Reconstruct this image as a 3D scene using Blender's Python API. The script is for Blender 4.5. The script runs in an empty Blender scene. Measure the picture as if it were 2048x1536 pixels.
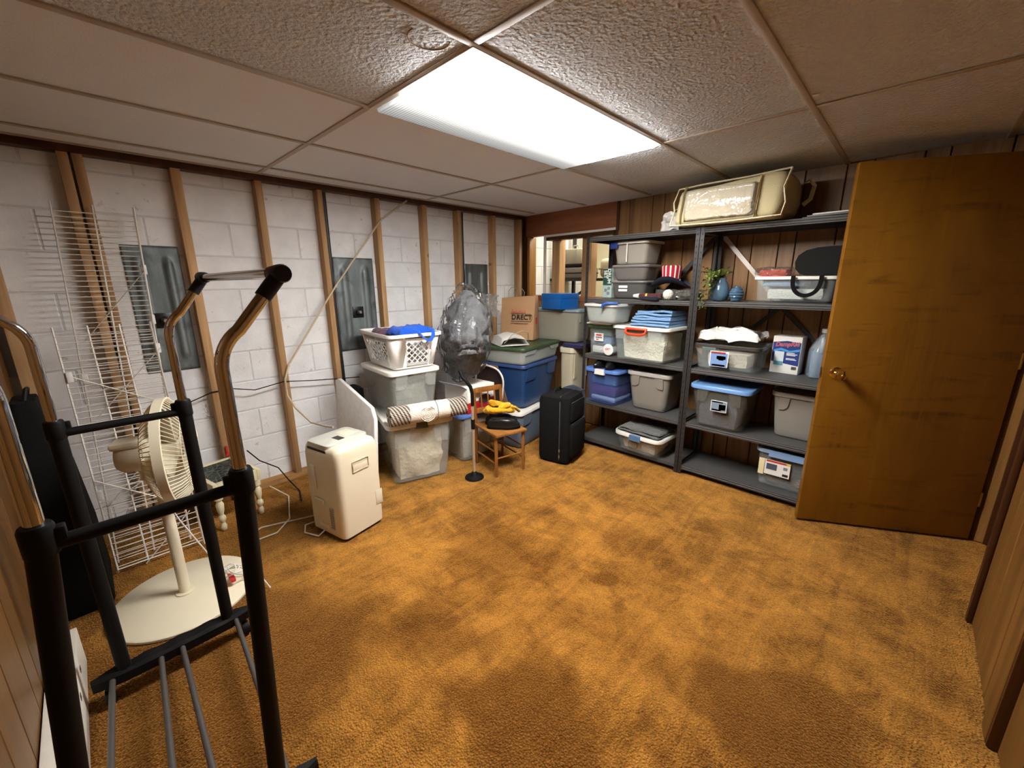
import bpy, bmesh, math, random
from mathutils import Vector, Matrix, noise

scene = bpy.context.scene
COL = scene.collection
rnd = random.Random(7)
PI = math.pi

# ------------------------------------------------------------------ camera
cam_d = bpy.data.cameras.new('camera')
cam_d.sensor_width = 36.0
cam_d.lens = 821.56 / 2048 * 36.0
cam_d.clip_start = 0.02
cam = bpy.data.objects.new('camera', cam_d)
COL.objects.link(cam)
cam.matrix_world = Matrix(((0.72007808, -0.16327921, 0.67440897, 2.992),
                           (0.69386641, 0.17794856, -0.69777053, -0.907),
                           (-0.00607869, 0.970399, 0.24143082, 1.392),
                           (0, 0, 0, 1)))
scene.camera = cam

# ------------------------------------------------------------------ world, exposure, lamps
world = bpy.data.worlds.new('world')
scene.world = world
world.use_nodes = True
world.node_tree.nodes['Background'].inputs[0].default_value = (0.02, 0.018, 0.016, 1)
world.node_tree.nodes['Background'].inputs[1].default_value = 0.3
vs = scene.view_settings
vs.view_transform = 'Standard'
vs.look = 'None'
vs.gamma = 1.0
vs.use_curve_mapping = False
vs.exposure = 1.22
DIFFUSER_STRENGTH = 26.0
NEXT_ROOM_WATTS = 12.0
scene.cycles.diffuse_bounces = 8
scene.cycles.max_bounces = 14
scene.cycles.transparent_max_bounces = 24

lamp_d = bpy.data.lights.new('next_room_lamp', 'AREA')
lamp_d.shape = 'RECTANGLE'
lamp_d.size = 1.2
lamp_d.size_y = 0.6
lamp_d.energy = NEXT_ROOM_WATTS
lamp_d.color = (1.0, 0.93, 0.76)
lamp = bpy.data.objects.new('next_room_lamp', lamp_d)
lamp.location = (0.75, 3.05, 2.2)
COL.objects.link(lamp)


# ------------------------------------------------------------------ helpers
def s2l(c):
    c = c / 255.0
    return c / 12.92 if c <= 0.04045 else ((c + 0.055) / 1.055) ** 2.4


def rgb(r, g, b):
    return (s2l(r), s2l(g), s2l(b), 1.0)


class N:
    """small node-tree builder"""
    def __init__(self, name):
        self.m = bpy.data.materials.new(name)
        self.m.use_nodes = True
        self.t = self.m.node_tree
        self.t.nodes.clear()
        self.out = self.t.nodes.new('ShaderNodeOutputMaterial')

    def n(self, typ, **kw):
        nd = self.t.nodes.new(typ)
        for k, v in kw.items():
            if k in nd.inputs.keys():
                nd.inputs[k].default_value = v
            else:
                setattr(nd, k, v)
        return nd

    def l(self, a, b):
        self.t.links.new(a, b)

    def mixc(self, fac, a, b, blend='MIX'):
        nd = self.t.nodes.new('ShaderNodeMix')
        nd.data_type = 'RGBA'
        nd.blend_type = blend
        for sock, v in ((nd.inputs[0], fac), (nd.inputs[6], a), (nd.inputs[7], b)):
            if hasattr(v, 'links'):
                self.l(v, sock)
            else:
                sock.default_value = v
        return nd.outputs[2]

    def ramp(self, val, p0, p1, c0=(0, 0, 0, 1), c1=(1, 1, 1, 1)):
        nd = self.t.nodes.new('ShaderNodeValToRGB')
        nd.color_ramp.elements[0].position = p0
        nd.color_ramp.elements[1].position = p1
        nd.color_ramp.elements[0].color = c0
        nd.color_ramp.elements[1].color = c1
        self.l(val, nd.inputs[0])
        return nd.outputs[0]

    def coord(self, scale=(1, 1, 1), obj=True, rand=False):
        tc = self.t.nodes.new('ShaderNodeTexCoord')
        mp = self.t.nodes.new('ShaderNodeMapping')
        mp.inputs['Scale'].default_value = scale
        self.l(tc.outputs['Object'], mp.inputs[0])
        if rand:
            oi = self.t.nodes.new('ShaderNodeObjectInfo')
            ml = self.n('ShaderNodeVectorMath', operation='SCALE')
            ml.inputs[0].default_value = (13.0, 7.0, 5.0)
            self.l(oi.outputs['Random'], ml.inputs['Scale'])
            self.l(ml.outputs[0], mp.inputs['Location'])
        return mp.outputs[0]

    def noise(self, vec, scale, detail=3, rough=.55, dist=0.0):
        nd = self.t.nodes.new('ShaderNodeTexNoise')
        nd.inputs['Scale'].default_value = scale
        nd.inputs['Detail'].default_value = detail
        nd.inputs['Roughness'].default_value = rough
        nd.inputs['Distortion'].default_value = dist
        self.l(vec, nd.inputs['Vector'])
        return nd.outputs['Fac']

    def bump(self, h, strength=.3, dist=.01):
        nd = self.t.nodes.new('ShaderNodeBump')
        nd.inputs['Strength'].default_value = strength
        nd.inputs['Distance'].default_value = dist
        self.l(h, nd.inputs['Height'])
        return nd.outputs[0]

    def bsdf(self, col=None, rough=.5, metal=0.0, spec=.5, normal=None, link=True, **kw):
        p = self.t.nodes.new('ShaderNodeBsdfPrincipled')
        if col is not None:
            if hasattr(col, 'links'):
                self.l(col, p.inputs['Base Color'])
            else:
                p.inputs['Base Color'].default_value = col
        if hasattr(rough, 'links'):
            self.l(rough, p.inputs['Roughness'])
        else:
            p.inputs['Roughness'].default_value = rough
        p.inputs['Metallic'].default_value = metal
        p.inputs['Specular IOR Level'].default_value = spec
        for k, v in kw.items():
            p.inputs[k.replace('_', ' ')].default_value = v
        if normal is not None:
            self.l(normal, p.inputs['Normal'])
        if link:
            self.l(p.outputs[0], self.out.inputs[0])
        return p


_M = {}


def plain(name, c, rough=.5, metal=0.0, spec=.5, var=.12, vs_=14, bump=0.0, bs=160, **kw):
    """plain surface with a little colour mottling and optional fine relief"""
    if name in _M:
        return _M[name]
    b = N(name)
    v = b.coord(rand=True)
    f = b.noise(v, vs_, 3)
    dark = tuple(x * (1 - var) for x in c[:3]) + (1,)
    lite = tuple(min(1, x * (1 + var)) for x in c[:3]) + (1,)
    col = b.mixc(f, dark, lite)
    nm = b.bump(b.noise(v, bs, 2), bump, .004) if bump else None
    b.bsdf(col, rough, metal, spec, nm, **kw)
    _M[name] = b.m
    return b.m


def cloth(name, c, bs=260, var=.15, bump=.5, wr=9, sheen=.15):
    if name in _M:
        return _M[name]
    b = N(name)
    v = b.coord(rand=True)
    f = b.noise(v, 22, 4)
    col = b.mixc(f, tuple(x * (1 - var) for x in c[:3]) + (1,), tuple(min(1, x * (1 + var)) for x in c[:3]) + (1,))
    h = b.t.nodes.new('ShaderNodeMath')
    h.operation = 'ADD'
    b.l(b.noise(v, bs, 2), h.inputs[0])
    b.l(b.noise(v, wr, 3, .5, .6), h.inputs[1])
    b.bsdf(col, .92, 0, .15, b.bump(h.outputs[0], bump, .012), Sheen_Weight=sheen)
    _M[name] = b.m
    return b.m


def clear(name, c, opac, rough=.25, bump=0.0):
    """see-through plastic: part lets light straight through, part is a coloured surface"""
    if name in _M:
        return _M[name]
    b = N(name)
    v = b.coord(rand=True)
    nm = b.bump(b.noise(v, 9, 3), bump, .02) if bump else None
    p = b.bsdf(c, rough, 0, .5, nm, link=False)
    tr = b.n('ShaderNodeBsdfTransparent')
    tr.inputs[0].default_value = (.93, .95, .95, 1)
    mx = b.n('ShaderNodeMixShader')
    mx.inputs[0].default_value = opac
    b.l(tr.outputs[0], mx.inputs[1])
    b.l(p.outputs[0], mx.inputs[2])
    b.l(mx.outputs[0], b.out.inputs[0])
    _M[name] = b.m
    return b.m


def film(name, tint=(.96, .97, .98, 1), opac=.12, crease=14, relief=.9, ior=1.28):
    """thin crinkled clear film"""
    if name in _M:
        return _M[name]
    b = N(name)
    v = b.coord(rand=True)
    mu = b.noise(b.coord((1, 1.6, .7), rand=True), crease * .55, 3, .55, 2.2)
    rdg = b.n('ShaderNodeMath', operation='PINGPONG')
    b.l(mu, rdg.inputs[0])
    rdg.inputs[1].default_value = .12
    nm = b.bump(rdg.outputs[0], relief, .06)
    g = b.bsdf((.8, .8, .8, 1), .08, 0, .8, nm, link=False)
    tr = b.n('ShaderNodeBsdfTransparent')
    tr.inputs[0].default_value = tint
    lw = b.n('ShaderNodeFresnel', IOR=ior)
    b.l(nm, lw.inputs['Normal'])
    ad = b.n('ShaderNodeMath', operation='ADD')
    ad.inputs[1].default_value = opac
    b.l(lw.outputs[0], ad.inputs[0])
    gl = b.n('ShaderNodeBsdfGlossy', Roughness=.06)
    b.l(nm, gl.inputs['Normal'])
    m1 = b.n('ShaderNodeMixShader')
    m1.inputs[0].default_value = .82
    b.l(g.outputs[0], m1.inputs[1])
    b.l(gl.outputs[0], m1.inputs[2])
    mx = b.n('ShaderNodeMixShader')
    b.l(ad.outputs[0], mx.inputs[0])
    b.l(tr.outputs[0], mx.inputs[1])
    b.l(m1.outputs[0], mx.inputs[2])
    b.l(mx.outputs[0], b.out.inputs[0])
    _M[name] = b.m
    return b.m


def wood(name, c0, c1, axis=2, scale=9.0, stretch=12.0, rough=.5, spec=.4, knots=0.0):
    """wood grain running along one object axis"""
    if name in _M:
        return _M[name]
    b = N(name)
    sc = [1, 1, 1]
    sc[axis] = 1 / stretch
    v = b.coord(tuple(sc), rand=True)
    f = b.noise(v, scale * 4, 5, .6, .8)
    g = b.noise(v, scale, 3, .5, 1.5)
    col = b.mixc(b.ramp(f, .3, .7), c0, c1)
    col = b.mixc(b.ramp(g, .35, .75), col, tuple(x * .72 for x in c0[:3]) + (1,))
    if knots:
        v2 = b.coord(rand=True)
        vo = b.t.nodes.new('ShaderNodeTexVoronoi')
        vo.inputs['Scale'].default_value = 5.5
        b.l(v2, vo.inputs['Vector'])
        k = b.ramp(vo.outputs['Distance'], .06, .11, (1, 1, 1, 1), (0, 0, 0, 1))
        kk = b.t.nodes.new('ShaderNodeMath')
        kk.operation = 'MULTIPLY'
        b.l(k, kk.inputs[0])
        kk.inputs[1].default_value = knots
        col = b.mixc(kk.outputs[0], col, tuple(x * .35 for x in c0[:3]) + (1,))
    b.bsdf(col, rough, 0, spec, b.bump(f, .12, .004))
    _M[name] = b.m
    return b.m


# ---- mesh building
class B:
    """collects geometry into one bmesh"""
    def __init__(self):
        self.bm = bmesh.new()

    def faces(self, verts, faces, M=None):
        vv = [self.bm.verts.new((M @ Vector(v)) if M else Vector(v)) for v in verts]
        for f in faces:
            try:
                self.bm.faces.new([vv[i] for i in f])
            except ValueError:
                pass
        return vv

    def box(self, c, s, bev=0.0, M=None, seg=2):
        x, y, z = s[0] / 2, s[1] / 2, s[2] / 2
        vs_ = [(c[0] + a * x, c[1] + b * y, c[2] + d * z) for a in (-1, 1) for b in (-1, 1) for d in (-1, 1)]
        fs = [(0, 1, 3, 2), (4, 6, 7, 5), (0, 4, 5, 1), (2, 3, 7, 6), (0, 2, 6, 4), (1, 5, 7, 3)]
        vv = self.faces(vs_, fs, M)
        if bev:
            es = {e for v in vv for e in v.link_edges}
            bmesh.ops.bevel(self.bm, geom=list(es), offset=bev, segments=seg, affect='EDGES', profile=.5)
        return self

    def span(self, lo, hi, bev=0.0, M=None, seg=2):
        return self.box([(a + b) / 2 for a, b in zip(lo, hi)], [abs(b - a) for a, b in zip(lo, hi)], bev, M, seg)

    def loft(self, rings, cap0=True, cap1=True, closed=True, M=None):
        n = len(rings[0])
        vr = [[self.bm.verts.new((M @ Vector(p)) if M else Vector(p)) for p in r] for r in rings]
        for a, b in zip(vr, vr[1:]):
            for i in range(n if closed else n - 1):
                j = (i + 1) % n
                try:
                    self.bm.faces.new((a[i], a[j], b[j], b[i]))
                except ValueError:
                    pass
        for f, r in ((cap0, vr[0][::-1]), (cap1, vr[-1])):
            if f:
                try:
                    self.bm.faces.new(r)
                except ValueError:
                    pass
        return self

    def tube(self, pts, r, seg=8, closed=False, cap=True, flat=None):
        pts = [Vector(p) for p in pts]
        n = len(pts)
        rr = r if isinstance(r, (list, tuple)) else [r] * n
        rings = []
        up = None
        for i, p in enumerate(pts):
            if closed:
                t = pts[(i + 1) % n] - pts[i - 1]
            else:
                t = pts[min(i + 1, n - 1)] - pts[max(i - 1, 0)]
            t.normalize()
            if up is None:
                up = Vector((0, 0, 1)) if abs(t.z) < .9 else Vector((1, 0, 0))
            s = t.cross(up)
            if s.length < 1e-6:
                s = t.orthogonal()
            s.normalize()
            u = s.cross(t).normalized()
            up = u
            k = flat or 1.0
            rings.append([p + s * (rr[i] * math.cos(2 * PI * j / seg)) + u * (rr[i] * k * math.sin(2 * PI * j / seg)) for j in range(seg)])
        if closed:
            rings.append(rings[0])
            base = [[self.bm.verts.new(q) for q in r] for r in rings[:-1]]
            base.append(base[0])
            for a, b in zip(base, base[1:]):
                for i in range(seg):
                    j = (i + 1) % seg
                    try:
                        self.bm.faces.new((a[i], a[j], b[j], b[i]))
                    except ValueError:
                        pass
            return self
        return self.loft(rings, cap, cap)

    def lathe(self, prof, seg=24, M=None):
        rings = [[(r * math.cos(2 * PI * j / seg), r * math.sin(2 * PI * j / seg), z) for j in range(seg)] for r, z in prof]
        return self.loft(rings, True, True, True, M)

    def obj(self, name, mat, parent=None, smooth=35, loc=None, rot=None, solid=None, sub=0):
        bmesh.ops.recalc_face_normals(self.bm, faces=self.bm.faces)
        me = bpy.data.meshes.new(name)
        self.bm.to_mesh(me)
        self.bm.free()
        if smooth:
            me.polygons.foreach_set('use_smooth', [True] * len(me.polygons))
            me.set_sharp_from_angle(angle=math.radians(smooth))
        for m in (mat if isinstance(mat, (list, tuple)) else [mat]):
            me.materials.append(m)
        o = bpy.data.objects.new(name, me)
        COL.objects.link(o)
        if parent is not None:
            o.parent = parent
        if loc is not None:
            o.location = loc
        if rot is not None:
            o.rotation_euler = rot
        if solid:
            md = o.modifiers.new('thickness', 'SOLIDIFY')
            md.thickness = solid
            md.offset = 0
        if sub:
            md = o.modifiers.new('smooth', 'SUBSURF')
            md.levels = md.render_levels = sub
        return o


def thing(name, label, cat, loc=(0, 0, 0), rz=0.0, group=None):
    o = bpy.data.objects.new(name, None)
    o.empty_display_size = .05
    COL.objects.link(o)
    o.location = loc
    o.rotation_euler = (0, 0, math.radians(rz))
    o['label'] = label
    o['category'] = cat
    if group:
        o['group'] = group
    return o


def tag(o, label, cat, group=None):
    o['label'] = label
    o['category'] = cat
    if group:
        o['group'] = group
    return o


def structure(o):
    o['kind'] = 'structure'
    return o


def stuff(o):
    o['kind'] = 'stuff'
    return o


def share(src, name, parent, loc, scale=None, rot=None):
    o = src.copy()
    o.name = name
    COL.objects.link(o)
    o.parent = parent
    o.location = loc
    if scale:
        o.scale = scale
    if rot:
        o.rotation_euler = rot
    return o


def rrect(w, d, r, z, n=5, cx=0.0, cy=0.0):
    """rounded rectangle ring at height z"""
    r = min(r, w / 2 - 1e-4, d / 2 - 1e-4)
    pts = []
    for sx, sy, a0 in ((1, 1, 0), (-1, 1, 90), (-1, -1, 180), (1, -1, 270)):
        for k in range(n):
            a = math.radians(a0 + 90 * k / (n - 1))
            pts.append((cx + sx * (w / 2 - r) + r * math.cos(a), cy + sy * (d / 2 - r) + r * math.sin(a), z))
    return pts


def lump(w, d, h, seed=0, amp=.012, k=.45, cuts=9, freq=7.0, flat=True):
    """soft bulging mass: a box eased towards a ball, with folds"""
    b = B()
    bmesh.ops.create_cube(b.bm, size=2)
    bmesh.ops.subdivide_edges(b.bm, edges=b.bm.edges, cuts=cuts, use_grid_fill=True)
    off = Vector((seed * 3.7, seed * 1.3, seed * 2.1))
    for v in b.bm.verts:
        p = v.co.copy()
        q = p.normalized() * max(abs(p.x), abs(p.y), abs(p.z)) * 1.18
        p = p.lerp(q, k)
        p = Vector((p.x * w / 2, p.y * d / 2, p.z * h / 2))
        nrm = v.co.normalized()
        f = noise.noise(p * freq + off) * .7 + abs(noise.noise(p * freq * 2.1 + off)) * .7 - .2
        p += nrm * f * amp
        if flat and p.z < -h * .42:
            p.z = -h * .5 + (p.z + h * .5) * .1
        v.co = p + Vector((0, 0, h / 2))
    return b


def draped(w, d, t, seed=0, wave=.006, cuts=14, droop=0.0, edge=.5):
    """flat cloth slab with soft rounded rim and ripples; drooping rim when asked"""
    b = B()
    n = cuts
    top, bot = [], []
    for i in range(n + 1):
        for j in range(n + 1):
            u, v = i / n * 2 - 1, j / n * 2 - 1
            m = max(abs(u), abs(v))
            e = max(0.0, (m - .86) / .14)
            x, y = u * w / 2, v * d / 2
            x += noise.noise(Vector((u * 2, v * 2, seed + 3.3))) * wave * 1.5
            y += noise.noise(Vector((u * 2, v * 2, seed + 7.7))) * wave * 1.5
            z = noise.noise(Vector((u * 2.6, v * 2.6, seed))) * wave - droop * max(0, m - .7) / .3
            r = t / 2 * math.sqrt(max(0.02, 1 - e * e))
            top.append((x, y, t / 2 + z + r))
            bot.append((x, y, t / 2 + z - r))
    m = n + 1
    fs, N0 = [], len(top)
    for i in range(n):
        for j in range(n):
            a = i * m + j
            fs.append((a, a + m, a + m + 1, a + 1))
            fs.append((N0 + a, N0 + a + 1, N0 + a + m + 1, N0 + a + m))
    rim = [i * m for i in range(m)] + [n * m + j for j in range(1, m)] + [i * m + n for i in range(n - 1, -1, -1)] + [j for j in range(n - 1, 0, -1)]
    for a, c in zip(rim, rim[1:] + rim[:1]):
        fs.append((a, c, N0 + c, N0 + a))
    b.faces(top + bot, fs)
    return b


def text(s, size, mat, parent, loc, rot, name='lettering', ext=.0004, off=0.0, shear=0.0, align='CENTER', sx=1.0, sp=1.0):
    c = bpy.data.curves.new(name, 'FONT')
    c.body = s
    c.size = size
    c.extrude = ext
    c.offset = off
    c.shear = shear
    c.align_x = align
    c.align_y = 'CENTER'
    c.space_character = sp
    c.resolution_u = 3
    c.materials.append(mat)
    tmp = bpy.data.objects.new(name, c)
    me = bpy.data.meshes.new_from_object(tmp)
    bpy.data.objects.remove(tmp)
    o = bpy.data.objects.new(name, me)
    COL.objects.link(o)
    o.parent = parent
    o.location = loc
    o.rotation_euler = rot
    o.scale = (sx, 1, 1)
    o['kind'] = 'stuff'
    return o


FRONT = (PI / 2, 0, 0)              # lettering that reads on a face looking along -y
# ------------------------------------------------------------------ setting: materials
def carpet_mat():
    """short pile brushed in patches: lighter and darker nap, trodden marks, painted light falloff, fine tufts"""
    b = N('carpet_pile')
    v = b.coord()
    big = b.noise(v, 1.35, 7, .68, .9)
    mid = b.noise(b.coord((1.0, 1.6, 1)), 4.2, 7, .74, .7)
    streak = b.noise(b.coord((4.5, .8, 1)), 2.6, 5, .66, 1.4)
    tuft = b.t.nodes.new('ShaderNodeTexVoronoi')
    tuft.inputs['Scale'].default_value = 150
    b.l(v, tuft.inputs['Vector'])
    fine = b.noise(v, 170, 3, .7)
    m1 = b.mixc(.55, b.ramp(big, .44, .57), b.ramp(mid, .42, .58))
    m2 = b.mixc(.25, m1, b.ramp(streak, .44, .56))
    # places where the pile lies the other way: trodden and vacuumed patches, plus light falloff painted in
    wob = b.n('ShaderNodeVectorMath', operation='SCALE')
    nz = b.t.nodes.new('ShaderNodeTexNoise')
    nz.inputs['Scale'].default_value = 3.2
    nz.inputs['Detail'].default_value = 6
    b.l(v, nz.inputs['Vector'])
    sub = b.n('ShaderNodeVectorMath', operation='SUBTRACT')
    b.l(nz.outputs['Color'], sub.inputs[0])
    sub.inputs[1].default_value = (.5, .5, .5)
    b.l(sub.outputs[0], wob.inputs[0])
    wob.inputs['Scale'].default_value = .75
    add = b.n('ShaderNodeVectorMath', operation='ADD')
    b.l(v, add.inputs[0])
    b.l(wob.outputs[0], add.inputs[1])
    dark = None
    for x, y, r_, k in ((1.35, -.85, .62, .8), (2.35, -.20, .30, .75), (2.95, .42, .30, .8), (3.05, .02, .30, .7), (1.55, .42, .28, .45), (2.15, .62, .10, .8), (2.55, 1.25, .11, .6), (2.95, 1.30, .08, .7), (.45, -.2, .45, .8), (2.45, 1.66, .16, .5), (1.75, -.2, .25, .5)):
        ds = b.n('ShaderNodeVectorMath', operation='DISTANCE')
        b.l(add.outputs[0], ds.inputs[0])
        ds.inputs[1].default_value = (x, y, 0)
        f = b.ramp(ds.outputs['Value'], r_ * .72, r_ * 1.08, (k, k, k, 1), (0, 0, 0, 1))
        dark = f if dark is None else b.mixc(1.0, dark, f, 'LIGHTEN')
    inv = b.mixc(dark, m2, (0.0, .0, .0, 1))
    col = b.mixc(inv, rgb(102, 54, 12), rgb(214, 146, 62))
    tr = b.ramp(tuft.outputs['Distance'], .15, .75, (1, 1, 1, 1), (0, 0, 0, 1))
    col = b.mixc(tr, b.mixc(.38, col, rgb(66, 32, 4)), col)  # gaps between tufts darkened: pile self-shading painted into the colour
    col = b.mixc(b.ramp(fine, .50, .72), col, b.mixc(.32, col, rgb(244, 188, 96)))
    h = b.n('ShaderNodeMath', operation='ADD')
    b.l(tr, h.inputs[0])
    b.l(b.mixc(.5, fine, inv), h.inputs[1])
    b.bsdf(col, .97, 0, .06, b.bump(h.outputs[0], .8, .011), Sheen_Weight=.35, Sheen_Roughness=.4, Sheen_Tint=rgb(240, 190, 110))
    return b.m


def block_mat():
    b = N('white_painted_block')
    v = b.coord(rand=True)
    col = b.mixc(b.ramp(b.noise(v, 6, 4), .35, .7), rgb(220, 221, 223), rgb(236, 237, 238))
    col = b.mixc(b.ramp(b.noise(v, 22, 3), .66, .8), col, rgb(176, 168, 158))
    b.bsdf(col, .75, 0, .3, b.bump(b.noise(v, 90, 4, .65), .25, .006))
    return b.m


def tile_mat(name, strength, scale):
    b = N(name)
    v = b.coord(rand=True)
    col = b.mixc(b.noise(v, 2.5, 3), rgb(222, 226, 231), rgb(232, 236, 240))
    vo = b.n('ShaderNodeTexVoronoi', feature='SMOOTH_F1')
    vo.inputs['Scale'].default_value = scale
    b.l(v, vo.inputs['Vector'])
    h = b.n('ShaderNodeMath', operation='ADD')
    b.l(b.ramp(vo.outputs['Distance'], .2, .62), h.inputs[0])
    b.l(b.ramp(b.noise(v, scale * .9, 4), .4, .6), h.inputs[1])
    b.bsdf(col, .9, 0, .2, b.bump(h.outputs[0], strength, .006))
    return b.m


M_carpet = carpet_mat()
M_block = block_mat()
M_mortar = plain('painted_mortar', rgb(206, 206, 208), .85)
M_tile_a = tile_mat('stippled_ceiling_tile', .9, 85)
M_tile_b = tile_mat('smooth_ceiling_tile', .12, 160)
M_tee = plain('ceiling_tee_paint', rgb(178, 166, 150), .5, var=.05)
M_stud = wood('stud_pine', rgb(176, 136, 94), rgb(204, 166, 122), 2, 8, 14, .7, .2, knots=.7)
M_stud_x = wood('plate_pine', rgb(158, 118, 72), rgb(186, 142, 92), 1, 8, 14, .7, .2)
M_black = plain('black_pipe_paint', rgb(34, 33, 32), .45)
M_panel = wood('wood_panelling', rgb(132, 96, 60), rgb(164, 124, 82), 2, 7, 18, .42, .35)
M_panel2 = wood('golden_panelling', rgb(98, 64, 26), rgb(128, 88, 42), 2, 7, 18, .42, .35)
M_groove = plain('panel_groove', rgb(44, 27, 16), .8)
M_header = wood('reddish_header_board', rgb(146, 92, 62), rgb(160, 104, 72), 0, 6, 10, .5, .3)
M_jamb = wood('golden_jamb', rgb(146, 104, 54), rgb(172, 128, 74), 2, 8, 16, .4, .4)
M_darkwood = wood('dark_jamb', rgb(66, 36, 16), rgb(84, 48, 22), 2, 8, 16, .45, .35)
M_white = plain('white_paint', rgb(226, 222, 212), .5, var=.04)
M_nextwall = plain('cream_wall_paint', rgb(224, 216, 186), .6, var=.04)
M_dark = plain('dark_void', rgb(22, 17, 13), .9)

# ------------------------------------------------------------------ floor
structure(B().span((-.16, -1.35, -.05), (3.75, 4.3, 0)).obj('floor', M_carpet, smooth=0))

# ------------------------------------------------------------------ left wall: painted blocks, plate, studs
wl = structure(B().span((-.30, -1.35, 0), (-.1335, 4.3, 2.35)).obj('wall_left', M_mortar, smooth=0))
CH, CW = .1985, .400
full = None
for k in range(12):
    z0 = -.035 + CH * k
    y = -1.38 + (CW / 2 if k % 2 else 0)
    while y < 4.2:
        lo = max(z0 + .0028, .001)
        if full is None or k in (0, 11):
            o = B().box((0, 0, 0), (.034, CW - .005, (z0 + CH - .0028) - lo), .0045, seg=1).obj('block', M_block, wl, 30)
            if k not in (0, 11):
                full = o
            o.location = (-.147, y + CW / 2, (lo + z0 + CH - .0028) / 2)
        else:
            o = share(full, 'block', wl, (-.147 + rnd.uniform(-.0012, .0012), y + CW / 2, (lo + z0 + CH - .0028) / 2))
        if k == 1 and full is None:
            full = o
        y += CW
full_y = None

structure(B().span((-.134, -1.2, 2.012), (-.06, 2.47, 2.075), .003).obj('trim_shadow_gap', M_darkwood, smooth=30))  # added dark board stands in for the shadow gap under the ceiling
structure(B().span((-.13, -1.2, .002), (-.055, 2.47, .046), .003).obj('baseboard_left', M_stud_x, smooth=30))
for i, (y0, y1) in enumerate(((-.855, -.815), (-.805, -.765), (-.43, -.385), (-.022, .018), (.352, .388), (.775, .815), (1.20, 1.24), (1.565, 1.605), (1.995, 2.035), (2.365, 2.405))):
    s = B().span((-.019, -.02, 0), (.019, .02, 2.010 - .046), .002)
    s = s.obj('wall_stud', M_stud, smooth=30, loc=(-.078, (y0 + y1) / 2, .046))
    s.scale = ((.072 - .0) / .038, (y1 - y0) / .04, 1)
    s.location.x = -.093
    structure(s)
# corner stud by the front wall
structure(B().span((-.13, -1.17, .046), (-.055, -1.13, 2.010), .002).obj('wall_stud', M_stud, smooth=30))
for y in (.405, 1.632, 2.44):
    t = B()
    pts = [(-.085 + .004 * math.sin(z * 5 + y), y + .004 * math.sin(z * 3.3), z) for z in [i * .1 for i in range(0, 21)]]
    t.tube(pts, .017, 8)
    structure(t.obj('trim_strap', M_black, smooth=60))

# anchor plates on the block wall
def anchor_mat():
    b = N('galvanised_plate')
    v = b.coord(rand=True)
    v2 = b.coord((1, 1, .2), rand=True)
    col = b.mixc(b.ramp(b.noise(v2, 16, 4), .3, .7), rgb(86, 94, 96), rgb(132, 140, 141))
    col = b.mixc(b.ramp(b.noise(v, 9, 4), .55, .75), col, rgb(70, 76, 78))
    b.bsdf(col, .5, .55, .5, b.bump(b.noise(v, 40, 3), .15, .004))
    return b.m


M_plate = anchor_mat()
M_bolt = plain('dark_steel', rgb(52, 52, 54), .35, .8)
M_bolt_end = plain('bright_steel', rgb(206, 204, 196), .3, .9)


def anchor_plate(y0, y1, z0, z1, label):
    t = thing('wall_anchor_plate', label, 'plate', (-.130, (y0 + y1) / 2, z0), 0, 'steel anchor plates on the block wall')
    w, h = y1 - y0, z1 - z0
    b = B()
    n, m = 30, 40
    vs_ = []
    for i in range(m + 1):
        for j in range(n + 1):
            yy, zz = (j / n - .5) * w, i / m * h
            d = 0.004
            for cy in (-.27 * w, .27 * w):
                a = max(0, 1 - abs(yy - cy) / (.10 * w)) * min(1, max(0, 1 - (abs(zz - h * .5) - h * .36) / (.05 * h)))
                d += .016 * min(1, a * 1.6)
            d += .002 * noise.noise(Vector((yy * 9, zz * 9, y0)))
            vs_.append((d, yy, zz))
    fs = [(i * (n + 1) + j, i * (n + 1) + j + 1, (i + 1) * (n + 1) + j + 1, (i + 1) * (n + 1) + j) for i in range(m) for j in range(n)]
    b.faces(vs_, fs)
    b.obj('plate', M_plate, t, 60, solid=.003)
    B().box((.008, 0, h * .42), (.012, .085, .085), .002).obj('washer', M_bolt, t)
    nut = B()
    nut.lathe([(.024, 0), (.024, .018), (.021, .021)], 6, Matrix.Translation((.013, 0, h * .42)) @ Matrix.Rotation(PI / 2, 4, 'Y'))
    nut.obj('nut', M_bolt, t, 30)
    r = B()
    r.lathe([(.011, 0), (.011, .034), (.009, .036)], 14, Matrix.Translation((.015, 0, h * .42)) @ Matrix.Rotation(PI / 2, 4, 'Y'))
    r.obj('rod_end', M_bolt_end, t)
    return t


anchor_plate(-.70, -.452, .888, 1.60, 'grey ribbed steel anchor plate on the block wall behind the wire shelves')
anchor_plate(.44, .75, .878, 1.575, 'grey ribbed steel anchor plate on the block wall above the laundry basket')
anchor_plate(1.69, 1.975, .86, 1.56, 'grey ribbed steel anchor plate on the block wall above the grey comforter')

# ------------------------------------------------------------------ back wall (skewed a little), opening to the next room
BW_ROT = -math.atan(.0545)
cosb = math.cos(BW_ROT)


def bx(x):
    return (x - 2.6) / cosb


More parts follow.
